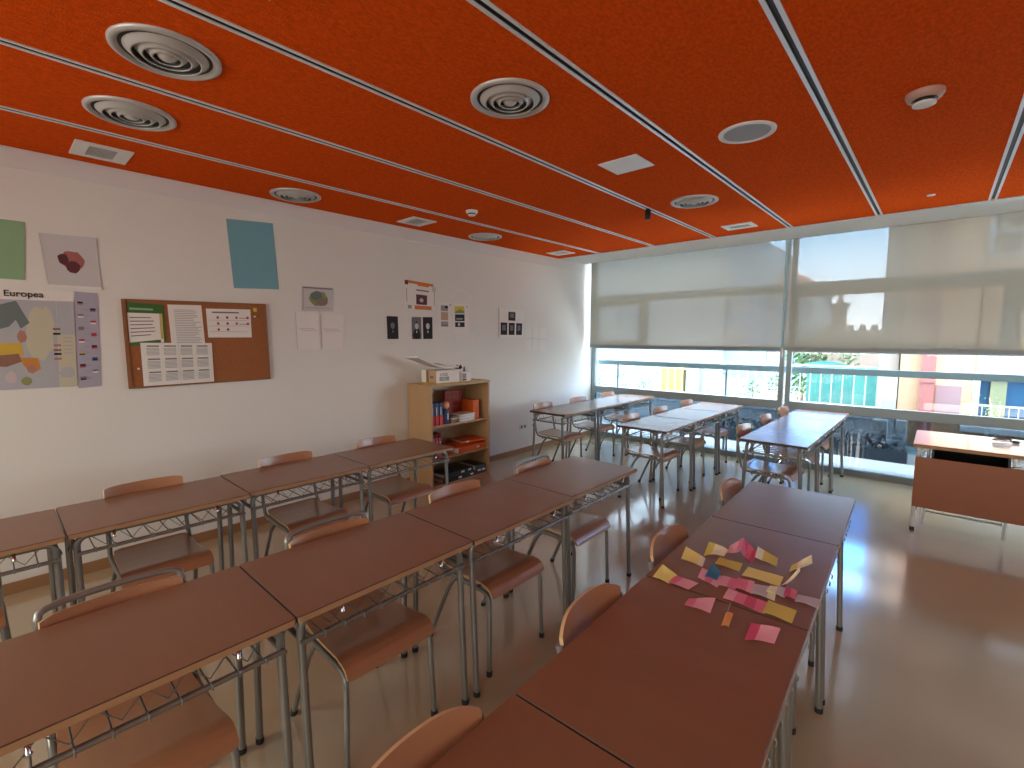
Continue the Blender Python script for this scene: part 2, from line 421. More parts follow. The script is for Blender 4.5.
# ------------------------------------------------------------ school desks
def make_desk():
    t = empty('school_desk', (0, 0, 0))
    hx, hy, Z = .264, .3835, .76
    m = MB(); m.rslab((-hx, -hy, Z-.022), (hx, hy, Z), .010, 'laminate', 'beech_edge', mend='laminate_edge'); m.build('tabletop', t)
    lx, ly, r = .235, .352, .014; zt = Z-.037; bend = .045
    for sx in (-1, 1):
        for sy in (-1, 1):
            tx = .205
            pts = [(sx*lx, sy*ly, .012), (sx*tx, sy*ly, zt-bend)]+arc((sx*tx, sy*(ly-bend), zt-bend), (0, sy, 0), (0, 0, 1), bend, 12, 90, 5)
            m = MB(); m.tube(pts, r, 'tube_grey', 10); l = m.build('leg', t)
            m = MB(); m.tube([(sx*lx, sy*ly, 0), (sx*lx, sy*ly, .022)], .0165, 'rubber', 10); m.build('foot_cap', l)
        m = MB(); m.tube([(sx*.205, -ly+bend, zt), (sx*.205, ly-bend, zt)], r, 'tube_grey', 10); m.build('top_rail', t)
    for sy in (-1, 1):
        m = MB(); m.tube([(-lx, sy*ly, .645), (lx, sy*ly, .645)], .010, 'tube_grey', 8)
        m.tube([(-lx, sy*ly, .57), (-lx+.03, sy*ly, .62), (-lx+.075, sy*ly, .70), (-lx+.10, sy*ly, .735)], .008, 'tube_grey', 6)
        m.build('side_rail', t)
        h = MB(); h.tube([(.12, sy*(ly+.004), .70), (.12, sy*(ly+.012), .655), (.115, sy*(ly+.02), .635), (.10, sy*(ly+.022), .632), (.09, sy*(ly+.018), .65)], .004, 'tube_grey', 6)
        h.build('bag_hook', t)
    # wire shelf under the top
    m = MB()
    z = .652
    for x in (-.18, .234): m.tube([(x, -ly, z), (x, ly, z)], .006 if x < 0 else .009, 'tube_grey', 6)
    m.tube([(.02, -ly, z), (.02, ly, z)], .003, 'tube_grey', 5)
    n = 9
    for i in range(n):
        y = -.29+i*.58/(n-1)
        m.tube([(-.18, y, z+.06), (-.18, y, z), (.222, y, z), (.236, y, z+.008), (.250, y, z+.018), (.256, y, z+.010), (.254, y, z-.004)], .0028, 'tube_grey', 5)
    zig = [(.215, -.30+i*.60/12, z+.01 if i % 2 else z+.066) for i in range(13)]
    m.tube(zig, .0025, 'tube_grey', 5)
    m.build('wire_shelf', t)
    for y in (-.22, .22):
        m = MB(); m.lathe([(.0005, .034), (.006, .034), (.006, .0), (.009, -.003), (.007, -.008), (.0005, -.009)], (.240, y, .704), 'chrome', 10); m.build('bolt', t)
    return t
desk0 = make_desk()
used = [False]
def desk(x, y, rz, label, group):
    o = copy_tree(desk0) if used[0] else desk0
    used[0] = True
    o.location = (x, y, 0); o.rotation_euler = (0, 0, rz); tag(o, label, 'desk', group)

def make_chair(kind):
    t = empty('school_chair', (0, 0, 0))
    P = [(-.19, .456), (-.17, .449), (-.10, .440), (0, .436), (.10, .440), (.16, .446), (.195, .443), (.222, .430), (.237, .408), (.241, .392)]
    def prof(u):
        a = u*(len(P)-1); i = min(int(a), len(P)-2); k = a-i
        return (P[i][0]+(P[i+1][0]-P[i][0])*k, P[i][1]+(P[i+1][1]-P[i][1])*k)
    def seat(u, v):
        x, z = prof(u); w = .168+.032*min(1, u*1.6)
        e = min(u, 1-u)
        if e < .07: w -= .028*(1-math.sqrt(max(0, 1-(1-e/.07)**2)))
        return (x, (v*2-1)*w, z)
    m = MB(); m.sheet(seat, 36, 10, .011, 'plywood', 'ply_edge'); m.build('seat', t, weld=False)
    hoop = kind == 'hoop'
    zt = .782 if hoop else .805
    def back(u, v):
        q = v*2-1; zh = zt-(.034*abs(q)**4 if kind == 'round' else .010*abs(q)**10); zl = .655+.012*abs(q)**4
        z = zl+(zh-zl)*u
        lean = (z-.45)*-.20
        return (-.178+lean-.034*(1-q*q), q*.188, z)
    m = MB(); m.sheet(back, 10, 22, .011, 'plywood', 'ply_edge'); b = m.build('backrest', t, weld=False)
    r = .0115
    uy = .19 if hoop else .186
    for s in (-1, 1):
        m = MB()
        top = [(-.262, s*uy, .775)] if hoop else [(-.243, s*uy, .735), (-.236, s*uy, .70)]
        pts = top+[(-.215, s*uy, .55), (-.203, s*.186, .49)]+[Vector(p) for p in [(-.188, s*.188, .448), (-.165, s*.188, .424), (-.13, s*.188, .416)]]+[(.17, s*.188, .408)]
        m.tube(pts, r, 'tube_grey', 10); m.build('side_frame', t)
        m = MB(); m.tube([(.165, s*.188, .408), (.195, s*.19, .402), (.212, s*.192, .382), (.218, s*.194, .35), (.225, s*.205, .015)], r, 'tube_grey', 10); l = m.build('leg', t)
        m = MB(); m.tube([(.225, s*.205, 0), (.225, s*.205, .026)], .0145, 'rubber', 10); m.build('foot_cap', l)
        m = MB(); m.tube([(-.03, s*.188, .405), (-.055, s*.190, .385), (-.085, s*.193, .34), (-.235, s*.205, .015)], r, 'tube_grey', 10); l = m.build('leg', t)
        m = MB(); m.tube([(-.239, s*.205, 0), (-.230, s*.205, .026)], .0145, 'rubber', 10); m.build('foot_cap', l)
        m = MB(); M = Matrix.Rotation(PI/2, 3, 'Y')
        m.lathe([(.0005, .004), (.006, .003), (.008, 0)], (-.232+.008*(not hoop), s*.163, .72), 'chrome', 12, M=M); m.build('rivet', b)
        if not hoop:
            m = MB(); m.tube([(-.240, s*uy, .722), (-.2455, s*uy, .748)], .0135, 'print_mid', 10); m.build('end_plug', t)
    for x, z, rr in ((.10, .395, .008), (-.10, .395, .008)):
        m = MB(); m.tube([(x, -.188, z), (x, .188, z)], rr, 'tube_grey', 8); m.build('crossbar', t)
    if hoop:
        a = [(-.262, -.19, .77), (-.266, -.186, .79), (-.272, -.170, .798), (-.281, -.13, .803), (-.286, -.06, .805), (-.288, 0, .805)]
        pts = a+[(x, -y, z) for x, y, z in reversed(a[:-1])]
        m = MB(); m.tube(pts, r, 'tube_grey', 10); m.build('top_hoop', t)
    return t
chairs0 = {'hoop': make_chair('hoop'), 'plain': make_chair('plain'), 'round': make_chair('round')}
cused = set()
def chair(kind, xback, y, rz, label, group):
    o = copy_tree(chairs0[kind]) if kind in cused else chairs0[kind]
    cused.add(kind)
    o.location = (xback+.285*math.cos(rz), y+.285*math.sin(rz), 0); o.rotation_euler = (0, 0, rz); tag(o, label, 'chair', group)

G1, G2, G3 = 'desks in the row along the left wall', 'desks in the middle row', 'desks in the front right row'
desk(-3.115, -.2045, 0, 'brown desk cut off by the left edge, first in the row along the papered wall', G1)
desk(-3.128, .568, 0, 'brown desk below the cork board in the row along the left wall', G1)
desk(-3.15, 1.338, 0, 'brown desk third from the left edge in the row along the left wall', G1)
desk(-3.155, 2.108, 0, 'brown desk at the end of the wall row, its corner in front of the bookcase', G1)
desk(-1.728, .217, 0, 'large brown desk filling the lower left corner of the picture', G2)
desk(-1.728, .987, 0, 'brown desk in the middle row just right of the lower left corner desk', G2)
desk(-1.722, 1.757, 0, 'brown desk in the middle row, third from the lower left corner', G2)
desk(-1.740, 2.527, 0, 'far end desk of the middle row, its paler top catching window light', G2)
desk(-.4645, .4515, R(2), 'brown desk at the bottom edge of the picture, nearest in the front right row', G3)
desk(-.491, 1.2215, R(2), 'large bare brown desk at bottom centre with sticky notes beyond it', G3)
desk(-.518, 1.9915, R(2), 'brown desk strewn with pink and yellow sticky notes', G3)
desk(-.545, 2.7615, R(2), 'greyish topped desk just beyond the sticky notes with a vertical light streak', G3)
for nm, xc, y0, st, rz in (('left far', -3.41, 4.385, .772, 0), ('middle far', -2.135, 4.25, .785, 0), ('right far', -1.01, 4.40, .775, 0)):
    for k in range(3):
        w = ('nearest desk', 'middle desk', 'desk touching the window')[k]
        row = {'left far': 'back row of three against the left wall', 'middle far': 'central back row of three, white with glare', 'right far': 'cyan shining back row of three nearest the teacher desk'}[nm]
        desk(xc, y0+.385+k*st, rz, '%s of the %s' % (w, row), 'desks in the %s row' % nm)
H1, H2, H3 = 'chairs of the wall row', 'chairs of the middle row', 'chairs of the front right row'
chair('plain', -3.47, -.23, 0, 'wooden chair at the left edge, only a sliver of its back above the desk', H1)
chair('plain', -3.465, .570, 0, 'wooden chair behind the desk under the cork board', H1)
chair('plain', -3.49, 1.395, R(1), 'wooden chair behind the third desk of the wall row', H1)
chair('plain', -3.51, 2.14, R(1), 'wooden chair behind the desk beside the bookcase', H1)
chair('hoop', -2.052, .235, 0, 'tube-topped wooden chair at the lower left corner desk', H2)
chair('hoop', -2.052, .995, 0, 'tube-topped wooden chair behind the second desk of the middle row', H2)
chair('plain', -2.045, 1.74, 0, 'wooden chair without top tube behind the third desk of the middle row', H2)
chair('hoop', -2.075, 2.485, R(1), 'dark rimmed wooden chair at the far end desk of the middle row', H2)
chair('round', -.79, .535, R(3), 'wooden chair back cut off by the bottom edge, nearest the camera', H3)
chair('round', -.825, 1.255, R(3), 'curved wooden chair back beside the large bare desk', H3)
chair('round', -.86, 1.925, R(2), 'curved wooden chair back beside the sticky note desk', H3)
chair('round', -.90, 2.86, R(2.5), 'wooden chair back beside the grey topped desk beyond the notes', H3)
for nm, xb, ys in (('against the left wall', -3.80, (4.76, 5.56, 6.36)), ('in the centre, white with glare', -2.52, (4.70, 5.44, 6.24)), ('nearest the teacher desk', -1.40, (4.84, 5.62, 6.40))):
    for k, y in enumerate(ys):
        w = ('nearest chair', 'middle chair', 'chair closest to the window')[k]
        chair('plain', xb, y, R(random.uniform(-2, 2)), '%s of the back row %s' % (w, nm), 'chairs of the back row %s' % nm)

# ------------------------------------------------------------ teacher desk
t = empty('teacher_desk', (-.12, 5.20, 0), 0, 'teacher desk with pale top and brown front panel at the right edge', 'desk')
m = MB(); m.rslab((0, -.02, .728), (1.5, .78, .757), .02, 'teacher_top', 'beech_edge'); m.build('tabletop', t)
m = MB(); m.box((.02, .0, .215), (1.48, .018, .645), 'teacher_panel'); m.build('modesty_panel', t)
m = MB(); m.box((.12, .035, .60), (.58, .60, .62), 'black_plastic'); m.box((.12, .60, .60), (.58, .62, .725), 'black_plastic'); m.box((.12, .035, .62), (.135, .6, .725), 'black_plastic'); m.box((.565, .035, .62), (.58, .6, .725), 'black_plastic'); m.build('under_tray', t)
for x in (.035, 1.465):
    for y, zz in ((.035, .70), (.74, .70)):
        s = 1 if x < .7 else -1
        m = MB(); m.tube([(x, y, .012), (x, y, .64)]+arc((x+s*.07, y, .64), (-s, 0, 0), (0, 0, 1), .07, 10, 90, 6), .015, 'tube_white', 10); l = m.build('leg', t)
        m = MB(); m.tube([(x, y, 0), (x, y, .03)], .017, 'rubber', 10); m.build('foot_cap', l)
for x in (.10, .60):
    m = MB(); m.tube([(x, .20, .62), (x, .22, .16), (x, .26, .10), (x, .26, .0)], .012, 'tube_white', 8); m.build('inner_post', t)
    m = MB(); m.tube([(x, .48, .62), (x, .46, .16), (x, .26, .10)], .012, 'tube_white', 8); m.build('inner_post', t)
m = MB(); m.tube([(.10, .30, .11), (.60, .30, .11)], .009, 'tube_grey', 8); m.tube([(.10, .34, .13), (.60, .34, .13)], .009, 'tube_grey', 8); m.build('stretcher', t)
m = MB(); m.box((.59, -.004, .655), (.605, .03, .725), 'tube_white'); m.box((.59, -.004, .65), (.75, .03, .662), 'tube_white'); m.build('drawer_frame', t)
t = empty('cable_coil', (.44, 5.75, .757), 0, 'small coil of dark cable with a plug on the teacher desk', 'cable')
m = MB(); pts = []
for i in range(70):
    a = i*.36; pts.append((.055*math.cos(a)*(1+.12*math.sin(i*.9)), .035*math.sin(a)*(1+.1*math.cos(i*1.3)), .006+.0006*i+.006*abs(math.sin(a*.7))))
m.tube(pts, .0035, 'print_mid', 6); m.build('cord', t)
m = MB(); m.box((.06, -.012, .002), (.10, .012, .022), 'black_plastic'); m.tube([(.10, -.005, .012), (.118, -.005, .012)], .002, 'chrome', 6); m.tube([(.10, .005, .012), (.118, .005, .012)], .002, 'chrome', 6); m.build('plug', t)

# ------------------------------------------------------------ bookcase
BX, BY0, BY1 = -3.93, 3.085, 3.955
t = empty('bookcase', (-4.13, 3.52, 0), 0, 'beech bookcase with open shelves standing against the left wall', 'bookcase')
def L(x, y, z): return (x+4.13, y-3.52, z)
m = MB(); m.box(L(-4.33, BY0, 0), L(BX, BY0+.022, 1.12), 'beech_board'); m.build('side_panel', t)
m = MB(); m.box(L(-4.33, BY1-.022, 0), L(BX, BY1, 1.12), 'beech_board'); m.build('side_panel', t)
m = MB(); m.box(L(-4.335, BY0-.004, 1.12), L(BX+.006, BY1+.004, 1.142), 'beech_board'); m.build('top_board', t)
for z in (.70, .345, .045):
    m = MB(); m.box(L(-4.318, BY0+.022, z-.02), L(BX-.01, BY1-.022, z), 'beech_board'); m.build('shelf', t)
m = MB(); m.box(L(-4.33, BY0+.022, 0), L(-4.32, BY1-.022, 1.12), 'beech_board'); m.build('back_panel', t)
m = MB(); m.box(L(BX-.03, BY0+.022, 0), L(BX-.015, BY1-.022, .025), 'beech_board'); m.build('plinth', t)

def item(name, label, cat, loc, boxes, group=None, rz=0):
    m = MB()
    for a, b, mt in boxes: m.box(a, b, mt)
    o = m.build(name, loc=loc); o.rotation_euler = (0, 0, rz); return tag(o, label, cat, group)
lab = ['leftmost blue and red book on the upper shelf of the bookcase', 'second blue and red book on the upper shelf', 'third blue and red book on the upper shelf']
for i in range(3):
    y = 3.115+i*.057
    item('book', lab[i], 'book', (-4.02, y, .70), [((-.10, 0, .105), (.055, .048, .245), 'book_blue'), ((-.10, 0, 0), (.055, .048, .105), 'book_red'),
         ((.0555, .010, .11), (.0565, .022, .20), 'paper_grey'), ((.0555, .014, .02), (.0565, .022, .09), 'book_pink')], 'blue and red books on the upper shelf')
t = empty('paint_bottle', (-3.99, 3.335, .70), 0, 'dark bottle with an orange ball top on the upper shelf', 'bottle')
m = MB(); m.lathe([(.0005, 0), (.032, 0), (.034, .01), (.034, .13), (.022, .16), (.018, .175), (.0005, .175)], (0, 0, 0), 'book_blue', 24); m.build('body', t)
m = MB(); m.lathe([(.0005, .165), (.022, .170), (.036, .190), (.040, .208), (.036, .228), (.022, .242), (.0005, .246)], (0, 0, 0), 'skin_ball', 24); m.build('ball_top', t)
m = MB(); m.box((.034, -.006, .05), (.0355, .008, .12), 'paper'); m.build('label_strip', t)
item('magazine', 'low stack of grey brown magazines on the upper shelf', 'magazines', (-4.05, 3.39, .70), [((-.1, 0, i*.018), (.08-.006*(i % 2), .11, i*.018+.015), ('stone_brown', 'print_mid', 'tan_print')[i % 3]) for i in range(4)])
item('paper_stack', 'stack of white papers lying on the upper shelf', 'papers', (-4.02, 3.52, .70), [((-.12, .004*(i % 3), i*.008), (.07+.005*(i % 2), .22-.006*((i*2) % 3), i*.008+.007), ('paper', 'paper_grey')[i % 4 == 3]) for i in range(10)], rz=R(3))
bx = [((0, 0, 0), (.05, .27, .33), 'box_darkred')]
for i in range(5): bx.append(((.05, .01+i*.06, .01), (.051, .014+i*.06, .32), 'grid_red'))
for i in range(6): bx.append(((.05, .005, .02+i*.058), (.051, .265, .024+i*.058), 'grid_red'))
item('game_board', 'dark red gridded board standing at the back of the upper shelf', 'board', (-4.25, 3.50, .70), bx)
item('box', 'tall orange box file at the right of the upper shelf', 'box', (-4.11, 3.765, .70), [((-.12, 0, 0), (.10, .095, .215), 'orange_card'), ((.1, .03, .14), (.101, .065, .18), 'orange_print')])
pk = ['first', 'second', 'third', 'last']
for i in range(4):
    item('booklet', '%s red and white booklet from the left on the middle shelf' % pk[i], 'book', (-4.04, 3.115+i*.042, .345), [((-.08, 0, 0), (.04, .034, .21), 'book_pink'), ((-.08, .001, .21), (.04, .033, .255), 'box_darkred'), ((.0405, .012, .08), (.042, .026, .17), 'paper')], 'booklets on the middle shelf')
def folder(name, label, y, z, w, d, h, m1, bulge, rz, tabs, cat='folder', x=-4.10):
    t = empty(name, (x, y, z), rz, label, cat)
    m = MB(); m.sheet(lambda u, v: (-d/2+d*u, -w/2+w*v, h+bulge*math.sin(PI*u)*math.sin(PI*v)), 10, 12, .004, m1); m.build('cover', t)
    m = MB(); m.box((-d/2, -w/2, 0), (d/2, w/2, .004), m1); m.box((-d/2, -w/2+.004, .004), (d/2-.004, w/2-.004, h-.004), 'paper_grey' if tabs else m1); m.box((d/2-.004, -w/2, .0), (d/2, w/2, h), m1); m.build('body', t)
    if tabs:
        m = MB()
        for yy in tabs: m.box((d/2, yy-.024, h*.3), (d/2+.002, yy+.024, h*.3+.02), 'paper')
        m.build('label_tab', t)
folder('folder', 'thick orange plastic folder lying on the middle shelf', 3.68, .345, .46, .30, .06, 'orange_card', .03, R(5), [.1])
folder('folder', 'upper orange folder on the middle shelf with shiny clasp', 3.76, .408+.025, .32, .26, .022, 'orange_card', .01, R(-6), [-.1])
folder('folder', 'lowest of the dark green folders on the bottom shelf', 3.50, .045, .50, .30, .05, 'folder_dark', .0, R(0), [.0, .18])
folder('folder', 'dark green folder lying on top on the bottom shelf', 3.48, .100, .46, .29, .045, 'folder_dark', .02, R(4), [.06, .17])
folder('folder', 'dark folder at the right of the bottom shelf, white tab ends', 3.835, .045, .16, .28, .10, 'folder_dark', .01, R(-2), [-.02, .05])
folder('folder', 'yellow folder projecting over the front edge of the bookcase top', 3.35, 1.142, .42, .30, .008, 'yellow_folder', .002, R(-6), None, x=-4.07)
folder('folder', 'yellow folder lying flat at the right end of the bookcase top', 3.76, 1.142, .34, .30, .007, 'yellow_folder', .0, R(3), None, x=-4.10)
t = empty('carton', (-4.06, 3.33, 1.152), R(-2), 'white carton with dark lettering and a brown band on top of the bookcase', 'box')
m = MB(); m.box((-.22, -.10, 0), (.075, .20, .135), 'paper'); m.build('body', t)
m = MB(); m.box((-.13, -.102, .0), (-.085, -.0995, .135), 'brown_card'); m.box((-.085, -.1015, .0), (.05, -.0998, .135), 'tan_print'); m.box((-.06, -.1025, .05), (-.0, -.1016, .075), 'print_mid'); m.build('side_band', t)
m = MB(); m.box((.0752, -.075, .025), (.076, .055, .068), 'lcd')
M = Matrix(((0, 0, 1, .0765), (1, 0, 0, -.07), (0, 1, 0, .077), (0, 0, 0, 1)))
text_into(m, 'LOGI', .046, M, 'print_mid', .0006)
M = Matrix(((0, 0, 1, .0775), (1, 0, 0, -.065), (0, 1, 0, .034), (0, 0, 0, 1)))
text_into(m, '1188', .036, M, 'paper_grey', .0004); m.build('lettering', t)
t = empty('paper_sheaf', (-4.10, 3.25, 1.300), 0, 'lilac grey sheaf of papers drooping over the cartons', 'papers')
m = MB()
m.sheet(lambda u, v: (-.12+.22*u, -.27+.56*v, .115*(1-v)**2+.008*math.sin(v*7+u)-.012*v+.022), 6, 20, .018, 'pale_sheet', 'paper'); m.build('sheets', t)
m = MB(); m.sheet(lambda u, v: (.02+.085*u, .0+.10*v, .115*(1-(.48+.18*v))**2+.034), 4, 6, .003, 'note_blue', 'card_teal'); m.build('sticker', t)
t = empty('ribbon_bow', (-4.05, 3.58, 1.300), 0, 'crumpled black ribbon bow at the end of the paper sheaf', 'ribbon')
m = MB()
for a in range(5):
    an = a*1.256; m.tube([(0, 0, 0), (.025*math.cos(an), .03*math.sin(an), .02+.01*math.sin(a*2)), (.045*math.cos(an+.3), .045*math.sin(an+.3), .004), (.01*math.cos(an), .012*math.sin(an), -.004)], .009, 'black_plastic', 6)
m.build('bow', t)
t = empty('carton', (-4.05, 3.62, 1.150), R(3), 'small white and grey box at the right on the bookcase top', 'box')
m = MB(); m.box((-.06, -.05, 0), (.06, .10, .105), 'paper'); m.build('body', t)
m = MB(); m.box((.0602, -.04, .03), (.061, .02, .09), 'print_grey'); m.box((.0602, -.04, .01), (.0612, .02, .025), 'print_dark'); m.build('printed_panel', t)
m = MB(); m.lathe([(.0005, .105), (.014, .105), (.010, .14), (.004, .165), (.0005, .168)], (.0, .05, 0), 'print_mid', 12); m.build('spout', t)

# ------------------------------------------------------------ papers on the left wall  (quads: y, z)
def poster(name, label, cat, q, base, patches=(), group=None, x=XL+.003, curl=0, th=.0008, parent=None, lift=.0006):
    q = [Vector((0, a, b)) for a, b in q]          # TL TR BR BL
    def P(u, v, d=0):                               # u to the right (+y), v down
        p = (q[0]*(1-u)+q[1]*u)*(1-v)+(q[3]*(1-u)+q[2]*u)*v
        return Vector((x+d+curl*(2*u-1)**4*abs(v-.5), p.y, p.z))
    m = MB(); m.sheet(lambda u, v: P(v, 1-u), 6, 6, th, base)
    k = 0
    for pt in patches:
        k += 1; dd = th/2+lift+.00012*k
        if len(pt) == 5:
            u0, v0, u1, v1, c = pt; poly = [(u0, v1), (u1, v1), (u1, v0), (u0, v0)]
        else:
            poly, c = pt; poly = [(min(1, max(0, a)), min(1, max(0, b))) for a, b in poly]; poly = list(reversed(poly))
        m.add([P(u, v, dd) for u, v in poly], [tuple(range(len(poly)))], c)
    o = m.build(name, parent)
    if parent is None: tag(o, label, cat, group)
    return o, P
def blob(cx, cy, rx, ry, n=14, j=.25, seed=1):
    rr = random.Random(seed); return [(cx+rx*math.cos(2*PI*i/n)*(1-j*rr.random()), cy+ry*math.sin(2*PI*i/n)*(1-j*rr.random())) for i in range(n)]
def lines(u0, v0, u1, v1, n, c='print_grey', h=.35, seed=3):
    rr = random.Random(seed); o = []
    for i in range(n):
        v = v0+(v1-v0)*i/n; o.append((u0, v, u0+(u1-u0)*rr.uniform(.7, 1), v+(v1-v0)/n*h, c))
    return o
poster('paper_card', 'green paper card at the left edge above the map', 'card', [(-.06, 2.375), (.225, 2.372), (.199, 2.01), (-.06, 2.01)], 'card_green')
poster('paper_card', 'large teal blue paper card high on the left wall', 'card', [(1.375, 2.60), (1.737, 2.625), (1.763, 2.066), (1.404, 2.05)], 'card_teal')
poster('poster', 'pale poster with a pinkish crystal drawing above the map', 'poster', [(.275, 2.315), (.56, 2.325), (.57, 1.975), (.30, 1.975)], 'paper_grey',
       [(blob(.52, .46, .24, .20, seed=4), 'crystal_pink'), (blob(.36, .45, .11, .12, seed=9), 'crystal_dark'), (blob(.52, .60, .15, .13, seed=5), 'crystal_dark'), (0, 0, .02, 1, 'paper'), (0, .95, 1, 1, 'paper')], curl=.01)
# map
mp = [(-.05, 0, .83, .0, 'paper')]
pm = [(0, .10, .83, 1, 'map_sea'), (blob(.665, .45, .15, .30, seed=2), 'map_cream'), (blob(.74, .34, .08, .2, seed=22), 'map_cream'),
      ([(.20, .2), (.40, .13), (.47, .11), (.58, .33), (.50, .39), (.46, .30), (.40, .37), (.3, .40)], 'map_teal'),
      (blob(.505, .47, .05, .07, seed=3), 'map_rose'), ([(.1, .54), (.50, .53), (.515, .66), (.1, .68)], 'map_yellow'), ([(.1, .67), (.47, .64), (.50, .72), (.36, .77), (.1, .74)], 'map_brown'),
      ([(.48, .68), (.64, .69), (.66, .80), (.58, .85), (.51, .76)], 'map_orange'), (blob(.58, .80, .05, .05, seed=6), 'map_rose'), (blob(.53, .92, .05, .05, seed=8), 'map_green'), (blob(.40, .88, .06, .07, seed=12), 'pale_sheet'),
      (.835, .10, 1.0, 1, 'map_cream'), (blob(.91, .85, .09, .07, seed=15), 'map_sea'), (.835, .10, 1, .45, 'map_sea')]
for i, v in enumerate((.38, .43, .55, .60, .64, .69)): pm.append((.79, v, .86, v+.022, ('map_brown', 'print_dark', 'map_rose')[i % 3]))
for i in range(5): pm.append((.88, .48+i*.04, .97, .485+i*.04, 'print_grey'))
o, P = poster('wall_map', 'large wall map headed Europea with coloured countries at the left edge', 'map', [(-.085, 1.945), (.42, 1.95), (.40, 1.318), (-.11, 1.318)], 'paper', pm)
m = MB(); M = Matrix(((0, 0, 1, XL+.0065), (1, 0, 0, .097), (0, 1, 0, 1.905), (0, 0, 0, 1)))
text_into(m, 'Europea', .054, M, 'print_dark', .0007)
m.build('lettering', o)
fl = []
fc = [('print_dark', 'map_rose'), ('print_dark', 'print_mid'), ('print_mid', 'paper'), ('print_red', 'paper'), ('print_mid', 'print_mid'), ('print_red', 'print_red'), ('print_red', 'paper'), ('print_dark', 'print_red'), ('map_yellow', 'book_blue'), ('book_blue', 'print_dark'), ('print_dark', 'print_red'), ('print_mid', 'paper'), ('print_mid', 'print_dark')]
for i in range(13):
    u = .10 if i % 2 == 0 else .64; v = .10+i*.065
    fl.append((u, v, u+.24, v+.02, fc[i][0])); fl.append((u, v+.02, u+.24, v+.036, fc[i][1]))
    fl.append((u+(.28 if i % 2 == 0 else -.3), v+.012, u+(.52 if i % 2 == 0 else -.06), v+.018, 'print_grey'))
poster('flag_chart', 'narrow lilac chart of small flags beside the map', 'chart', [(.428, 1.955), (.545, 1.951), (.524, 1.309), (.405, 1.302)], 'flag_lilac', fl)
# cork board
t = empty('cork_board', (XL, 1.16, 1.6), 0, 'cork notice board in a thin wooden frame on the left wall', 'notice board')
q = [(.669, 1.920), (1.640, 1.932), (1.650, 1.284), (.673, 1.276)]
m = MB(); c = [Vector((0, a-1.16, b-1.6)) for a, b in q]; ce = sum(c, Vector())/4
back_ = [v+Vector((.002, 0, 0)) for v in c]; fr = [v+Vector((.014, 0, 0)) for v in c]
m.add(back_+fr, [(4, 7, 6, 5), (0, 1, 5, 4), (1, 2, 6, 5), (2, 3, 7, 6), (3, 0, 4, 7)], 'cork'); m.build('cork_panel', t)
m = MB()
inn = [ce+(v-ce)*1.0 for v in c]
for i in range(4):
    a, b = c[i], c[(i+1) % 4]; ia = a+(ce-a).normalized()*.024; ib = b+(ce-b).normalized()*.024
    lo, hi = Vector((.001, 0, 0)), Vector((.022, 0, 0))
    m.add([a+lo, b+lo, ib+lo, ia+lo, a+hi, b+hi, ib+hi, ia+hi], [(4, 7, 6, 5), (0, 1, 5, 4), (2, 3, 7, 6), (1, 2, 6, 5), (3, 0, 4, 7)], 'cork_frame')
m.build('frame', t)
XC = XL+.0165
p = [(0, 0, 1, .24, 'print_green'), (.06, .12, .7, .17, 'card_green'), (.86, .24, .93, .9, 'yellow_folder'), (.94, .2, 1, 1, 'print_green'), (0, .92, .85, 1, 'print_green')]+lines(.05, .34, .8, .85, 6, 'crystal_dark', .22)
poster('notice', 'notice with a green heading at the left of the cork board', 'paper', [(.696, 1.899), (.913, 1.890), (.915, 1.612), (.698, 1.585)], 'paper', p, x=XC)
poster('notice', 'pale sheet of dense text in the middle of the cork board', 'paper', [(.938, 1.893), (1.159, 1.898), (1.17, 1.58), (.948, 1.58)], 'paper', lines(.16, .12, .95, .95, 20, 'print_grey', .3), x=XC)
p = lines(.12, .10, .9, .2, 1, 'print_mid', .5)
for r_ in range(3):
    n = (4, 4, 2)[r_]
    for k in range(n): p.append((blob(.24+k*.21+.05*(k == 3), .30+r_*.21, .033, .055, 8, seed=k), 'print_red'))
    p.append((.04, .39+r_*.2, .9, .40+r_*.2, 'print_grey'))
p += [(.72, .31, .95, .33, 'print_red'), (.72, .52, .95, .54, 'print_red')]
poster('notice', 'landscape sheet with rows of red dots on the cork board', 'paper', [(1.189, 1.874), (1.516, 1.880), (1.516, 1.646), (1.194, 1.646)], 'paper', p, x=XC)
p = []
for r_ in range(3):
    for k in range(4):
        u = .08+k*.23; v = .06+r_*.30; p.append((u, v, u+.16, v+.03, 'print_mid'))
        for i in range(6): p.append((u-.01, v+.06+i*.03, u+.16, v+.072+i*.03, 'print_grey'))
p.append((.497, 0, .505, 1, 'paper_grey'))
poster('calendar', 'white year calendar sheet at the bottom of the cork board', 'calendar', [(.757, 1.608), (1.214, 1.602), (1.215, 1.289), (.759, 1.283)], 'paper', p, x=XC+.004)
for y, z, c, l in ((1.555, 1.865, 'map_yellow', 'yellow push pin at the top right of the cork board'), (1.575, 1.825, 'print_green', 'dark green push pin near the top right of the cork board'), (1.545, 1.822, 'paper', 'white push pin beside the green pin on the cork board'), (.735, 1.42, 'paper', 'white push pin left of the calendar on the cork board')):
    m = MB(); M = Matrix.Rotation(PI/2, 3, 'Y'); m.lathe([(.0005, 0), (.007, 0), (.005, .006), (.006, .012), (.008, .015), (.0005, .016)], (0, 0, 0), c, 12, M=M)
    if c == 'map_yellow': m.box((.002, -.018, .0), (.004, .012, .03), 'map_yellow')
    tag(m.build('push_pin', loc=(XL+.015, y, z)), l, 'pin', 'push pins on the cork board')
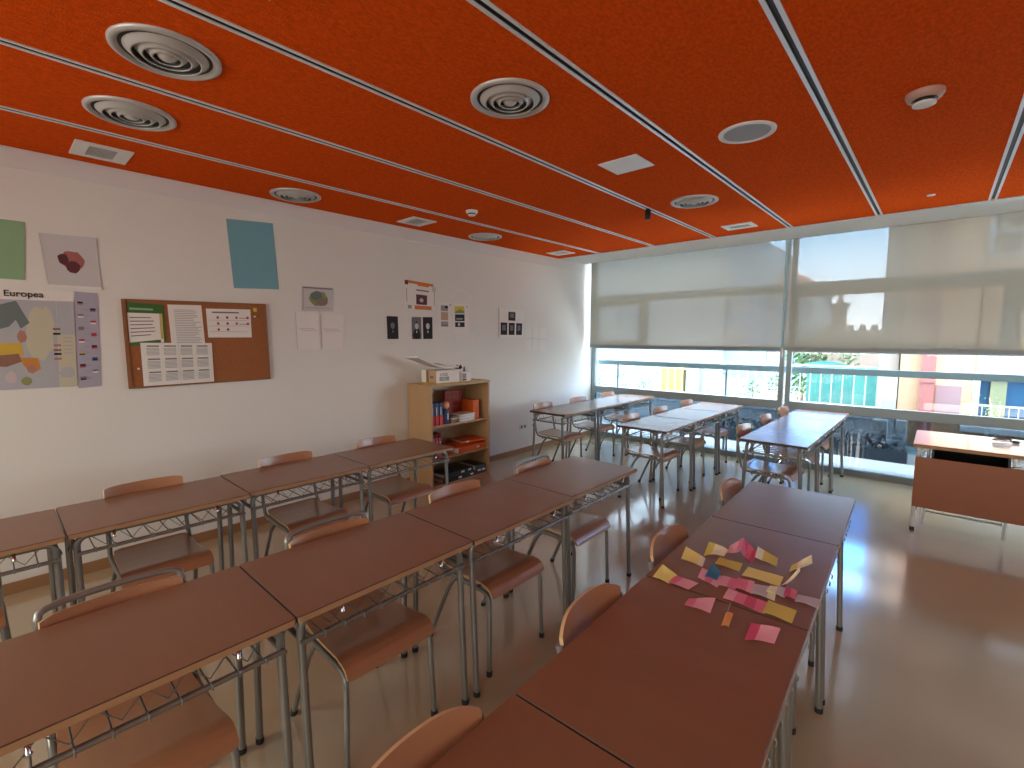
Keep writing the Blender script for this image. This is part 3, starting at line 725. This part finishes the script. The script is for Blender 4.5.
poster('drawing', 'grey printed sheet with a dark tree-like drawing right of the blue card', 'poster', [(1.965, 2.112), (2.275, 2.116), (2.26, 1.893), (1.955, 1.885)], 'paper_grey',
       [(.03, .03, .95, .08, 'print_mid'), (.03, .08, .05, .95, 'print_grey'), (blob(.5, .48, .34, .34, seed=3), 'map_green'), (blob(.45, .38, .22, .22, seed=6), 'map_teal'), (blob(.62, .62, .20, .18, seed=7), 'stone_brown'), (.1, .85, .9, .87, 'print_grey')])
for k, (q, l) in enumerate((([(1.891, 1.874), (2.115, 1.868), (2.118, 1.538), (1.896, 1.537)], 'left of two blank white sheets below the grey tree drawing'), ([(2.122, 1.868), (2.364, 1.863), (2.345, 1.535), (2.128, 1.536)], 'right of two blank white sheets below the grey tree drawing'))):
    poster('paper_sheet', l, 'paper', q, 'paper', [(.12, .42, .8, .44, 'paper_grey'), (.2, .47, .9, .49, 'paper_grey'), (0, 0, .03, 1, 'paper_grey')], 'white sheets below the tree drawing', curl=.012)
p = [(.05, .0, .9, .10, 'orange_print'), (.02, .02, .12, .16, 'crystal_dark'), (.2, .02, .35, .07, 'map_green'), (.40, .08, .75, .15, 'orange_print'), (.86, .1, .98, .3, 'paper_grey'),
     (.36, .28, .76, .33, 'print_mid'), (.35, .46, .70, .82, 'crystal_dark'), (blob(.52, .66, .07, .09, 8), 'pale_sheet'), (.30, .86, .85, 1, 'orange_print'), (.08, .86, .20, .98, 'print_grey'), (.05, .3, .07, .75, 'print_grey'), (.93, .3, .95, .8, 'print_grey')]
poster('framed_print', 'white print with orange bands top and bottom above the bookcase', 'poster', [(3.075, 2.270), (3.520, 2.245), (3.505, 1.955), (3.085, 1.955)], 'paper', p)
def portrait(label, q, bg, face, coat, seed, grp=None):
    poster('portrait_photo', label, 'photo', q, bg, [(blob(.5, .82, .42, .34, seed=seed), coat), (blob(.5, .40, .20, .17, seed=seed+1, j=.1), face), ([(.32, .32), (.5, .18), (.70, .32), (.5, .27)], 'print_dark'), (.44, .62, .56, .72, face)], grp)
portrait('single dark portrait photo left of the bookcase prints', [(2.849, 1.869), (2.987, 1.869), (2.991, 1.629), (2.852, 1.629)], 'print_dark', 'print_mid', 'print_dark', 4)
portrait('left of the twin black and white portraits below the orange print', [(3.167, 1.869), (3.295, 1.872), (3.297, 1.627), (3.165, 1.627)], 'print_mid', 'paper_grey', 'print_dark', 7, 'twin portraits')
portrait('right of the twin black and white portraits below the orange print', [(3.318, 1.872), (3.453, 1.876), (3.453, 1.628), (3.320, 1.627)], 'print_dark', 'paper_grey', 'print_dark', 11, 'twin portraits')
poster('photo_strip', 'pale sheet with tan and grey pictures beside the orange print', 'photo', [(3.545, 2.05), (3.735, 2.05), (3.735, 1.72), (3.545, 1.72)], 'paper', [(.18, .10, .75, .30, 'print_grey'), (.5, .11, .75, .2, 'print_dark'), (.18, .33, .75, .62, 'tan_print'), (.18, .66, .75, .84, 'print_grey'), (.2, .78, .72, .83, 'print_mid'), (.9, .05, .98, .09, 'print_dark')])
poster('photo_strip', 'pale sheet with a yellow picture over two dark ones', 'photo', [(3.765, 2.05), (4.02, 2.06), (4.02, 1.70), (3.765, 1.70)], 'paper', [(.10, .10, .72, .34, 'yellow_print'), ([(.1, .3), (.4, .2), (.72, .26), (.72, .34), (.1, .34)], 'map_green'), (.12, .37, .72, .60, 'print_dark'), (.2, .5, .6, .55, 'print_grey'), (.12, .64, .72, .80, 'print_dark'), (.3, .67, .42, .76, 'paper_grey'), (.85, .09, .93, .13, 'print_grey')])
poster('picture_sheet', 'sheet with four dark pictures stacked in a triangle on the wall', 'photo', [(4.55, 2.03), (5.06, 2.02), (5.04, 1.64), (4.55, 1.64)], 'paper', [(.38, .10, .66, .40, 'print_dark'), (.08, .48, .34, .90, 'print_dark'), (.40, .48, .64, .90, 'print_dark'), (.70, .48, .95, .90, 'print_dark'), (.45, .15, .6, .3, 'print_mid'), (.14, .56, .28, .75, 'print_mid'), (.46, .56, .58, .75, 'print_mid'), (.76, .56, .88, .75, 'print_mid'), (0, 0, .02, 1, 'print_mid')])
poster('paper_sheet', 'faint white gridded sheet nearest the window on the left wall', 'paper', [(5.11, 1.79), (5.58, 1.782), (5.56, 1.444), (5.11, 1.46)], 'paper', [(.30, 0, .32, 1, 'paper_grey'), (.62, 0, .64, 1, 'paper_grey'), (0, .48, 1, .5, 'paper_grey')])
for i, ch in enumerate('TEXTS'):
    m = MB(); M = Matrix(((0, 0, 1, XL+.003), (1, 0, 0, 3.56+i*.125), (0, 1, 0, 1.605), (0, 0, 0, 1)))
    text_into(m, ch, .13, M, 'paper', .001)
    tag(m.build('paper_letter'), ['white cut-out letter T at the start of the word above the bookcase', 'white cut-out letter E above the bookcase', 'white cut-out letter X above the bookcase', 'white cut-out letter T between X and S above the bookcase', 'white cut-out letter S ending the word above the bookcase'][i], 'letter', 'cut-out paper letters')
for i in range(5):
    a = R(150-i*30); y, z = 3.90+.16*math.cos(a), 2.08+.13*math.sin(a)
    m = MB(); m.box((0, -.035, -.012), (.001, .035, .012), 'paper'); o = m.build('paper_strip', loc=(XL+.003, y, z)); o.rotation_euler = (a-PI/2, 0, 0)
    tag(o, 'small white paper strip in the faint arch above the yellow picture', 'paper', 'paper strips forming an arch')
# a caption under the portraits
for y, l in ((2.90, 'tiny white caption below the single dark portrait'), (3.30, 'tiny white caption below the twin portraits')):
    m = MB(); m.box((0, -.05, -.012), (.001, .05, .012), 'paper'); m.box((.0012, -.04, -.003), (.0014, .04, .001), 'paper_grey'); tag(m.build('caption_label', loc=(XL+.003, y, 1.58)), l, 'label')
t = empty('socket', (XL, 5.05, .38), 0, 'white double wall socket low beside the back row chairs', 'socket')
m = MB(); m.box((0, -.07, -.04), (.01, .07, .04), 'plastic_white'); m.build('plate', t)
m = MB()
for s in (-.035, .035): m.lathe([(.024, .0102), (.022, .0104), (.0005, .0104)], (0, s, 0), 'print_mid', 16, M=Matrix.Rotation(PI/2, 3, 'Y'))
m.build('outlet', t)

# ------------------------------------------------------------ sticky notes on the desk
def note(label, c, mats, z=0, lift=(0, 0, 0, 0), bend=.004, name='sticky_note'):
    c = [Vector((x, y, 0)) for x, y in c]           # near-left, far-left, far-right, near-right
    base = .7606+z
    def f_(u, v):
        p = (c[0]*(1-u)+c[3]*u)*(1-v)+(c[1]*(1-u)+c[2]*u)*v
        h = (lift[0]*(1-u)+lift[3]*u)*(1-v)+(lift[1]*(1-u)+lift[2]*u)*v
        h = h*max(u, v, abs(2*u-1)) if h else 0
        return (p.x, p.y, base+.0006+h+bend*math.sin(PI*u)*.6+.0015*math.sin(5*u+3*v))if h or bend else (p.x, p.y, base+.0006)
    m = MB(); k = len(mats)
    m.sheet(f_, 12, 5, .0006, mats[0], mats[0], (lambda u, v: mats[min(k-1, int(u*k))]))
    o = m.build(name); return tag(o, label, 'sticky note', 'sticky notes on the desk')
Y, CR, MU, PK, LP, RO, GY, BL, OR = 'note_yellow', 'note_cream', 'note_mustard', 'note_pink', 'note_lightpink', 'note_rose', 'note_grey', 'note_blue', 'note_orange'
note('yellow note at the upper left of the notes with a raised corner', [(-.718, 1.807), (-.735, 1.897), (-.648, 1.881), (-.633, 1.807)], [Y, Y, Y, CR], 0, (.004, .02, 0, 0))
note('curled yellow and cream note beside the pink tent-shaped pair', [(-.662, 1.898), (-.675, 1.993), (-.602, 2.01), (-.6, 1.954)], [MU, CR, CR], .001, (.0, .025, .004, 0), .01)
note('mustard note lying in front of the pink tent-shaped pair', [(-.606, 1.863), (-.61, 1.932), (-.523, 1.933), (-.515, 1.865)], [MU], 0, (0, 0, 0, 0), .002)
note('light pink left half of the tent-shaped pair at the far side', [(-.6, 1.99), (-.61, 2.06), (-.565, 2.08), (-.548, 1.995)], [LP, LP, PK], .001, (.0, .006, .045, .03), .0)
note('dark pink right half of the tent-shaped pair at the far side', [(-.546, 1.985), (-.563, 2.08), (-.500, 2.06), (-.497, 1.965)], [RO, PK, RO], .001, (.03, .045, .006, .0), .0)
note('yellow note right of the pink tent-shaped pair', [(-.498, 2.003), (-.512, 2.097), (-.432, 2.076), (-.42, 2.005)], [CR, MU, MU], .0, (.012, .02, 0, 0))
note('small cream yellow note standing up near the right desk edge', [(-.372, 1.985), (-.377, 2.05), (-.326, 2.13), (-.314, 2.08)], [Y, CR, CR], 0, (.0, .0, .03, .02))
note('long yellow note in the middle of the desk', [(-.498, 1.836), (-.498, 1.918), (-.378, 1.925), (-.373, 1.845)], [Y, Y, Y], 0, (0, .003, 0, 0), .003)
note('curled cream note raised at one end right of the long yellow note', [(-.372, 1.835), (-.366, 1.873), (-.332, 1.95), (-.326, 1.92)], [CR], .0, (0, 0, .045, .045), .0)
note('yellow note at the left end of the notes overlapping a pink one', [(-.739, 1.599), (-.741, 1.687), (-.676, 1.671), (-.676, 1.599)], [Y, Y, Y], 0, (.002, .018, 0, 0))
note('pink note at the left end overlapped by a yellow one', [(-.680, 1.599), (-.680, 1.671), (-.593, 1.661), (-.604, 1.596)], [PK, LP, LP], .001, (0, 0, .002, .004))
note('pale pink note with a curled end under the blue note', [(-.61, 1.696), (-.619, 1.767), (-.542, 1.776), (-.537, 1.688)], [LP, PK, LP], 0, (.008, .014, 0, 0))
note('pink note second from the left in the long central strip', [(-.541, 1.699), (-.549, 1.786), (-.494, 1.786), (-.483, 1.711)], [LP, PK], .0018)
note('pink note third from the left in the long central strip', [(-.491, 1.718), (-.5, 1.795), (-.446, 1.81), (-.432, 1.722)], [PK, PK, LP], .003, (0, .004, 0, 0))
note('grey white note right of the pink notes in the long central strip', [(-.435, 1.722), (-.445, 1.799), (-.376, 1.816), (-.361, 1.725)], [GY, GY, CR], .0018)
note('dark blue folded note on top of the pink strip', [(-.594, 1.72), (-.592, 1.80), (-.553, 1.775), (-.552, 1.727)], [BL], .006, (0, .025, .006, 0), .004)
note('grey white curled note left of the small rose note', [(-.397, 1.762), (-.397, 1.814), (-.348, 1.832), (-.34, 1.763)], [CR, GY], .006)
note('rose pink note between two grey notes at the strip end', [(-.344, 1.764), (-.353, 1.848), (-.315, 1.828), (-.308, 1.770)], [RO, PK], .008)
note('grey note reaching the right desk edge at the strip end', [(-.310, 1.768), (-.312, 1.825), (-.245, 1.834), (-.243, 1.772)], [GY], .001, (.0, 0, .0, .0), .005)
note('long deep pink note in front of the central strip', [(-.498, 1.629), (-.502, 1.700), (-.376, 1.697), (-.366, 1.623)], [LP, PK, RO, PK], 0, (.0, .004, 0, 0), .003)
note('mustard note joined to the right end of the long deep pink note', [(-.372, 1.622), (-.377, 1.712), (-.291, 1.703), (-.288, 1.620)], [MU], .003, (0, 0, 0, 0), .002)
note('single pink note with curled left side in front of the strip', [(-.574, 1.485), (-.583, 1.545), (-.51, 1.595), (-.498, 1.51)], [PK, LP, LP], 0, (.008, .0, .008, 0), .006)
note('pink note nearest the camera with a darker left third', [(-.373, 1.436), (-.378, 1.518), (-.304, 1.550), (-.303, 1.475)], [RO, LP, LP], 0, (.0, .012, .010, .002), .006)
t = empty('paper_flag', (-.445, 1.50, .7612), 0, 'small orange paper flag on a thin wooden stick', 'flag')
m = MB(); c_ = [(-.446, 1.455), (-.459, 1.539), (-.439, 1.547), (-.427, 1.465)]
m.sheet(lambda u, v: ((c_[0][0]*(1-u)+c_[3][0]*u)*(1-v)+(c_[1][0]*(1-u)+c_[2][0]*u)*v+.445, (c_[0][1]*(1-u)+c_[3][1]*u)*(1-v)+(c_[1][1]*(1-u)+c_[2][1]*u)*v-1.5, .004+.004*math.sin(PI*u)), 6, 2, .0008, 'note_orange'); m.build('flag', t)
m = MB(); m.tube([(-.004, .0, .002), (-.023, .115, .002)], .0014, 'beech_edge', 6); m.build('stick', t)

# ------------------------------------------------------------ outdoors
f = MB(); f.box((XL-1, YW+.06, -.3), (4, 8.0, -.02), 'terrace'); struct('terrace_edge', f)
f = MB(); f.box((-9, 8.0, -.3), (5, 9.48, -.16), 'asphalt'); struct('ground', f)
f = MB(); f.box((-40, 9.62, -.3), (20, 60, -.2), 'ground_sky_tint'); struct('ground', f)
f = MB(); f.box((-3.5, 11.6, -.2), (-.85, 14.5, .18), 'court_pink'); tag(f.build('planting_bed'), 'raised pinkish bed beyond the fence', 'planter')
# guard rail just outside the glass
t = empty('guard_rail', (-1, 7.02, 0), 0, 'flat grey green guard rail running outside the windows', 'railing')
m = MB(); m.box((-3.5, -.02, 1.19), (3.5, .02, 1.265), 'rail_teal'); m.build('top_rail', t)
for x in (-3.96, -2.235):
    m = MB(); m.box((x+1-.012, -.012, -.02), (x+1+.012, .012, 1.19), 'alu_dark'); m.build('post', t)
m = MB(); m.box((-8, 9.5, -.2), (-.66, 9.6, .46), 'outside_white'); m.box((-8, 9.48, .33), (-.66, 9.5, .355), 'print_grey'); m.box((-8, 9.47, .455), (-.64, 9.62, .485), 'outside_white')
tag(m.build('low_wall'), 'low white wall across the terrace carrying the bar fence', 'wall')
t = empty('bar_fence', (-4, 9.56, .485), 0, 'pale metal fence of thin vertical bars on the low white wall', 'fence')
for a, b in ((-4, 1.96), (1.98, 3.30)):
    m = MB(); m.box((a, -.012, .66), (b, .012, .69), 'outside_white'); m.box((a, -.012, .02), (b, .012, .045), 'outside_white')
    x = a+.06
    while x < b: m.tube([(x, 0, .03), (x, 0, .67)], .009, 'outside_white', 6, False); x += .155
    m.build('fence_panel', t)
for x in (-4, -1.5, 1.97, 3.31):
    m = MB(); m.box((x-.025, -.025, 0), (x+.025, .025, .92 if x > 3 else .74), 'outside_white'); m.build('post', t)
m = MB(); m.sheet(lambda u, v: (-1.72+1.0*v, 9.66+.02*math.sin(9*v), .50+u*(.70+.04*math.sin(6*v))), 6, 16, .006, 'net_teal'); tag(m.build('windbreak_net'), 'green teal windbreak sheet behind the white bar fence', 'screen')
t = empty('skip_container', (-5.57, 13.2, -.2), 0, 'yellow container standing beyond the fence on the left', 'container')
m = MB(); m.box((-.36, -.3, .30), (.30, .3, .92), 'container_yellow'); m.build('body', t)
m = MB(); m.box((-.38, -.32, .92), (.32, .32, .96), 'container_yellow'); m.build('lid', t)
for x in (-.28, .22):
    m = MB(); m.box((x-.03, -.2, 0), (x+.03, .2, .30), 'print_mid'); m.build('leg', t)
m = MB(); m.box((-5.22, 13.0, -.2), (-4.86, 13.3, .80), 'outside_white'); tag(m.build('white_pillar'), 'white rendered pillar right of the yellow container', 'pillar')
def shrub(x, y, z, h, w, label, mt='leaf', n=240, group=None):
    t = empty('shrub', (x, y, z), 0, label, 'shrub', group); rr = random.Random(int(x*100+y*7))
    m = MB(); m.tube([(0, 0, 0), (.02, 0, h*.4), (-.02, .02, h*.8)], [.02, .015, .008], 'bark', 6); m.build('stem', t)
    m = MB()
    for i in range(n):
        a, b = rr.uniform(0, 2*PI), rr.uniform(-1, 1); q = rr.random()**.4; c = Vector((w*q*math.cos(a)*math.sqrt(1-b*b), w*q*math.sin(a)*math.sqrt(1-b*b), h*.58+h*.45*q*b))
        s = w*.14*rr.uniform(.7, 1.3); ax = Vector((rr.gauss(0, 1), rr.gauss(0, 1), rr.gauss(0, 1))).normalized(); o = ax.orthogonal().normalized()*s; p = ax.cross(o)*.5
        m.add([c-o, c+p, c+o, c-p], [(0, 1, 2, 3)], mt if rr.random() < .6 else 'leaf_light')
    m.build('foliage', t)
shrub(-3.05, 16.2, -.2, 2.0, .62, 'bright green bushy tree seen just under the right blind', n=600)
shrub(-1.95, 15.7, -.2, 1.75, .38, 'smaller green bush right of the bright bushy tree', n=300)
for i, (x, y, h, w) in enumerate(((-2.2, 11.9, .55, .26), (-2.75, 12.3, .6, .26), (-3.2, 11.9, .5, .20))):
    shrub(x, y, .181, h, w, ['low green shrub in the pink bed, rightmost of three', 'low green shrub in the pink bed, middle of three', 'low green shrub in the pink bed, leftmost of three'][i], n=140, group='shrubs in the pink bed')
for i, (x, y, h, w) in enumerate(((-7.6, 12.5, .9, .35), (-6.9, 12.6, .8, .32), (-6.4, 12.8, .75, .3))):
    shrub(x, y, -.2, h, w, ['pale bush beyond the far left of the fence', 'pale bush midway between left window frame and yellow container', 'pale bush directly left of the yellow container'][i], 'leaf_light', n=140, group='bushes beyond the fence')

# orange building on the right
FY = 10.5
t = empty('apartment_house', (-.52, FY, -.3), 0, 'orange rendered house with a red downpipe and white windows on the right', 'building')
def LB(x, y, z): return (x+.52, y-FY, z+.3)
m = MB()
def fb(x0, z0, x1, z1, mt='facade_orange', y0=FY, y1=FY+.3): m.box(LB(x0, y0, z0), LB(x1, y1, z1), mt)
fb(-.52, -.3, .42, 8); fb(.42, -.3, 2.6, .34); fb(.42, 1.08, .44, 2.85, 'facade_orange'); fb(.42, 1.42, 2.6, 2.86); fb(.42, 2.86, .44, 4.4); fb(1.55, 2.86, 2.6, 4.4); fb(.42, 4.4, 2.6, 8); fb(1.9, .34, 2.6, 1.42); fb(-.52, -.3, -.5, 8, y1=FY+6)
m.build('wall', t)
m = MB(); fb(-.76, -.3, -.515, 1.02, 'outside_white', FY-.02, FY+.2); m.build('pilaster', t)
m = MB(); fb(-.80, 1.02, -.515, 8, 'stone_brown', FY+.1, FY+.3); m.build('side_strip', t)
m = MB(); fb(-.45, 1.5, -.40, 8, 'stone_brown', FY-.03, FY); m.build('conduit', t)
m = MB(); fb(-.22, -.3, -.04, 8, 'pipe_red', FY-.12, FY-.005)
for z in (.9, 2.2, 3.5): fb(-.235, z, -.025, z+.05, 'pipe_red', FY-.135, FY-.004)
m.build('downpipe', t)
m = MB(); fb(-.02, .28, .29, .86, 'facade_shade', FY-.02, FY-.002); m.build('shade_panel', t)  # flat panel painted as the cast shadow on the orange wall
def casement(x0, z0, x1, z1, cols, rows, y=FY, sh=False):
    mm = MB(); w = .06
    for a, b in (((x0, z0), (x1, z0+w)), ((x0, z1-w), (x1, z1)), ((x0, z0), (x0+w, z1)), ((x1-w, z0), (x1, z1))): mm.box(LB(a[0], y-.03, a[1]), LB(b[0], y+.05, b[1]), 'outside_white')
    for i in range(1, cols): xx = x0+(x1-x0)*i/cols; mm.box(LB(xx-.02, y-.02, z0+w), LB(xx+.02, y+.04, z1-w), 'outside_white')
    for i in range(1, rows): zz = z0+(z1-z0)*i/rows; mm.box(LB(x0+w, y-.015, zz-.02), LB(x1-w, y+.035, zz+.02), 'outside_white')
    fo = mm.build('window', t)
    mm = MB(); mm.box(LB(x0, y+.1, z0), LB(x1, y+.12, z1), 'stone_brown' if not sh else 'window_dark'); mm.build('pane', fo)
casement(.44, 2.86, 1.55, 4.4, 3, 4)
casement(.44, .34, 1.9, 1.06, 2, 1, sh=True)
m = MB()
for i in range(8): fb(.44, 1.07+i*.045, 1.9, 1.11+i*.045, 'outside_white', FY-.02, FY+.03)
m.build('roller_shutter', t)
m = MB(); m.box(LB(.62, FY+.05, .4), LB(.80, FY+.08, 1.0), 'curtain_green'); m.build('curtain', t)
t2 = empty('balcony', (.30, FY-.5, .28), 0, 'small white balcony with metal rail on the orange house', 'balcony')
m = MB(); m.box((0, 0, -.08), (1.7, .48, 0), 'outside_white'); m.build('slab', t2)
m = MB(); m.box((0, .0, .0), (1.7, .02, .17), 'paper_grey'); m.build('parapet', t2)
m = MB(); m.box((0, 0, .33), (1.7, .03, .355), 'outside_white'); 
for i in range(18): m.tube([(.03+i*.095, .015, .16), (.03+i*.095, .015, .34)], .006, 'outside_white', 6, False)
m.build('rail', t2)
for x, l in ((.43, 'leafy plant at the left end of the white balcony'), (.62, 'leafy plant beside the dark window on the white balcony')): shrub(x, FY-.26, .281, .55, .12, l, n=60)
m = MB(); m.box((-.70, 8.9, -.16), (-.52, 9.1, .40), 'outside_white'); m.box((-.685, 8.915, .40), (-.535, 9.085, .405), 'asphalt'); tag(m.build('white_planter'), 'tall white planter box seen through the lower glass, left one', 'planter', 'white planter boxes outside')
m = MB(); m.box((-.42, 8.75, -.16), (-.29, 8.91, .44), 'outside_white'); m.box((-.41, 8.76, .44), (-.30, 8.90, .445), 'asphalt'); tag(m.build('white_planter'), 'tall white planter box seen through the lower glass, beside the teacher desk', 'planter', 'white planter boxes outside')
for x0, x1, y, l in ((-2.9, -1.6, 8.85, 'low dark planting trough outside the lower glass left of the mullion'), (-1.35, -.25, 8.55, 'low dark planting trough outside the lower glass beside the teacher desk')):
    t = empty('planting_trough', ((x0+x1)/2, y, -.16), 0, l, 'planter'); h = (x1-x0)/2
    m = MB(); m.box((-h, -.12, 0), (h, .12, .22), 'car_dark'); m.build('trough', t)
    m = MB(); rr = random.Random(5)
    for i in range(220):
        c = Vector((rr.uniform(-h, h), rr.uniform(-.12, .12), .22+.22*rr.random()**1.5)); o = Vector((rr.gauss(0, 1), rr.gauss(0, 1), rr.gauss(0, 1))).normalized(); p = o.orthogonal().normalized()*.03
        m.add([c-o*.05, c+p, c+o*.05, c-p], [(0, 1, 2, 3)], 'car_dark')
    m.build('dark_foliage', t)

# far buildings
t = empty('apartment_block', (-12.1, 24, -.3), 0, 'large pale building filling the view behind the left blind', 'building')
m = MB(); m.box((-12, 0, 0), (4.1, 8, 12), 'pale_wall'); m.build('wall', t)
m = MB(); m.box((4.1, .5, 0), (5.9, 6, 6.3), 'blue_wall'); m.add([(4.1, .5, 6.3), (5.9, .5, 4.6), (5.9, 6, 4.6), (4.1, 6, 6.9)], [(0, 1, 2, 3)], 'roof_tile'); m.build('annex_wall', t)
for k in range(2):
    m = MB(); x, z = 4.25, 1.9+k*1.25; m.box((x, .42, z), (x+.7, .50, z+.55), 'stone_brown'); w = m.build('window', t)
    m = MB(); m.box((x+.06, .40, z+.06), (x+.64, .43, z+.49), 'asphalt'); m.build('pane', w)
t = empty('tiled_house', (-5.9, 25, -.3), 0, 'house with an orange tiled gable roof behind the mullion', 'building')
m = MB(); m.box((-.28, 0, 0), (1.5, 5, 4.1), 'pale_wall'); m.build('wall', t)
m = MB(); m.add([(-.30, -.2, 4.05), (1.7, -.2, 4.05), (1.7, 5.2, 4.05), (-.30, 5.2, 4.05), (.45, -.2, 5.1), (.45, 5.2, 5.1)], [(0, 1, 4), (2, 3, 5), (1, 2, 5, 4), (3, 0, 4, 5), (0, 3, 2, 1)], 'roof_tile'); m.build('roof', t)
t = empty('stone_tower', (-2.2, 16.9, -.3), 0, 'brown stone tower with stepped wall seen through the right blind', 'tower')
m = MB(); m.box((-.75, 0, 0), (.95, .5, 2.15), 'stone_brown')
for i in range(6): m.box((-.75+i*.29, 0, 2.15), (-.62+i*.29, .3, 2.30), 'stone_brown')
m.build('wall', t)
m = MB(); m.box((-.30, .1, 2.15), (.05, .45, 2.85), 'stone_brown'); m.box((-.36, .05, 2.85), (.11, .5, 2.95), 'stone_brown')
m.lathe([(.10, 2.95), (.06, 3.15), (.0005, 3.3)], (-.12, .27, 0), 'stone_brown', 8); m.build('turret', t)

# ------------------------------------------------------------ light
FILL = 22
w = bpy.data.worlds.new('sky'); scn.world = w; w.use_nodes = True; nt = w.node_tree
bg = nt.nodes['Background']
tc = nt.nodes.new('ShaderNodeTexCoord'); sp = nt.nodes.new('ShaderNodeSeparateXYZ'); nt.links.new(tc.outputs['Generated'], sp.inputs[0])
cr = nt.nodes.new('ShaderNodeValToRGB'); nt.links.new(sp.outputs['Z'], cr.inputs[0])
cr.color_ramp.elements[0].position = 0.03; cr.color_ramp.elements[0].color = (.86, .93, 1.0, 1)
cr.color_ramp.elements[1].position = .62; cr.color_ramp.elements[1].color = (.80, .88, 1.0, 1)
for p_, c_ in ((.17, (.42, .70, 1.0, 1)), (.25, (.06, .26, .72, 1)), (.36, (.06, .26, .74, 1)), (.46, (.45, .68, 1.0, 1))):
    e = cr.color_ramp.elements.new(p_); e.color = c_
nt.links.new(cr.outputs[0], bg.inputs['Color']); bg.inputs['Strength'].default_value = 9.0
sl = bpy.data.lights.new('sun', 'SUN'); sl.energy = 9.0; sl.angle = R(1.0); sl.color = (1, .90, .76)
so = bpy.data.objects.new('sun', sl); C.objects.link(so)
so.rotation_euler = Vector((-.62, .11, -.78)).to_track_quat('-Z', 'Y').to_euler()
# daylight entering through the window openings
def daylight(name, loc, rot, sx, sy, e, col):
    l = bpy.data.lights.new(name, 'AREA'); l.shape = 'RECTANGLE'; l.size = sx; l.size_y = sy; l.energy = e; l.color = col
    l.cycles.is_portal = True
    o = bpy.data.objects.new(name, l); C.objects.link(o); o.location = loc; o.rotation_euler = rot
daylight('window_portal', (-.9, YW+.12, 1.45), (R(-90), 0, 0), 7.0, 3.0, 1, (1, 1, 1))
# added warm fill lamps in the rear openings, behind the camera
for k, x in enumerate((-2.6, .9)):
    l = bpy.data.lights.new('rear_fill', 'AREA'); l.shape = 'RECTANGLE'; l.size = 2.3; l.size_y = 1.2; l.energy = FILL; l.color = (1, .95, .86); l.spread = R(130)
    o = bpy.data.objects.new('rear_fill', l); C.objects.link(o); o.location = (x, YB-.02, 1.75); o.rotation_euler = (R(76), 0, 0)

# ------------------------------------------------------------ camera
cd = bpy.data.cameras.new('camera'); cam = bpy.data.objects.new('camera', cd); C.objects.link(cam)
cd.sensor_width = 36; cd.lens = 474/1024*36; cd.clip_start = .02; cd.clip_end = 300
cam.location = (0, 0, 1.65); cam.rotation_euler = (R(90-5.663), 0, R(42.074))
scn.camera = cam
vs = scn.view_settings; vs.view_transform = 'Standard'; vs.look = 'None'; vs.gamma = 1; vs.exposure = 0.92; vs.use_curve_mapping = False
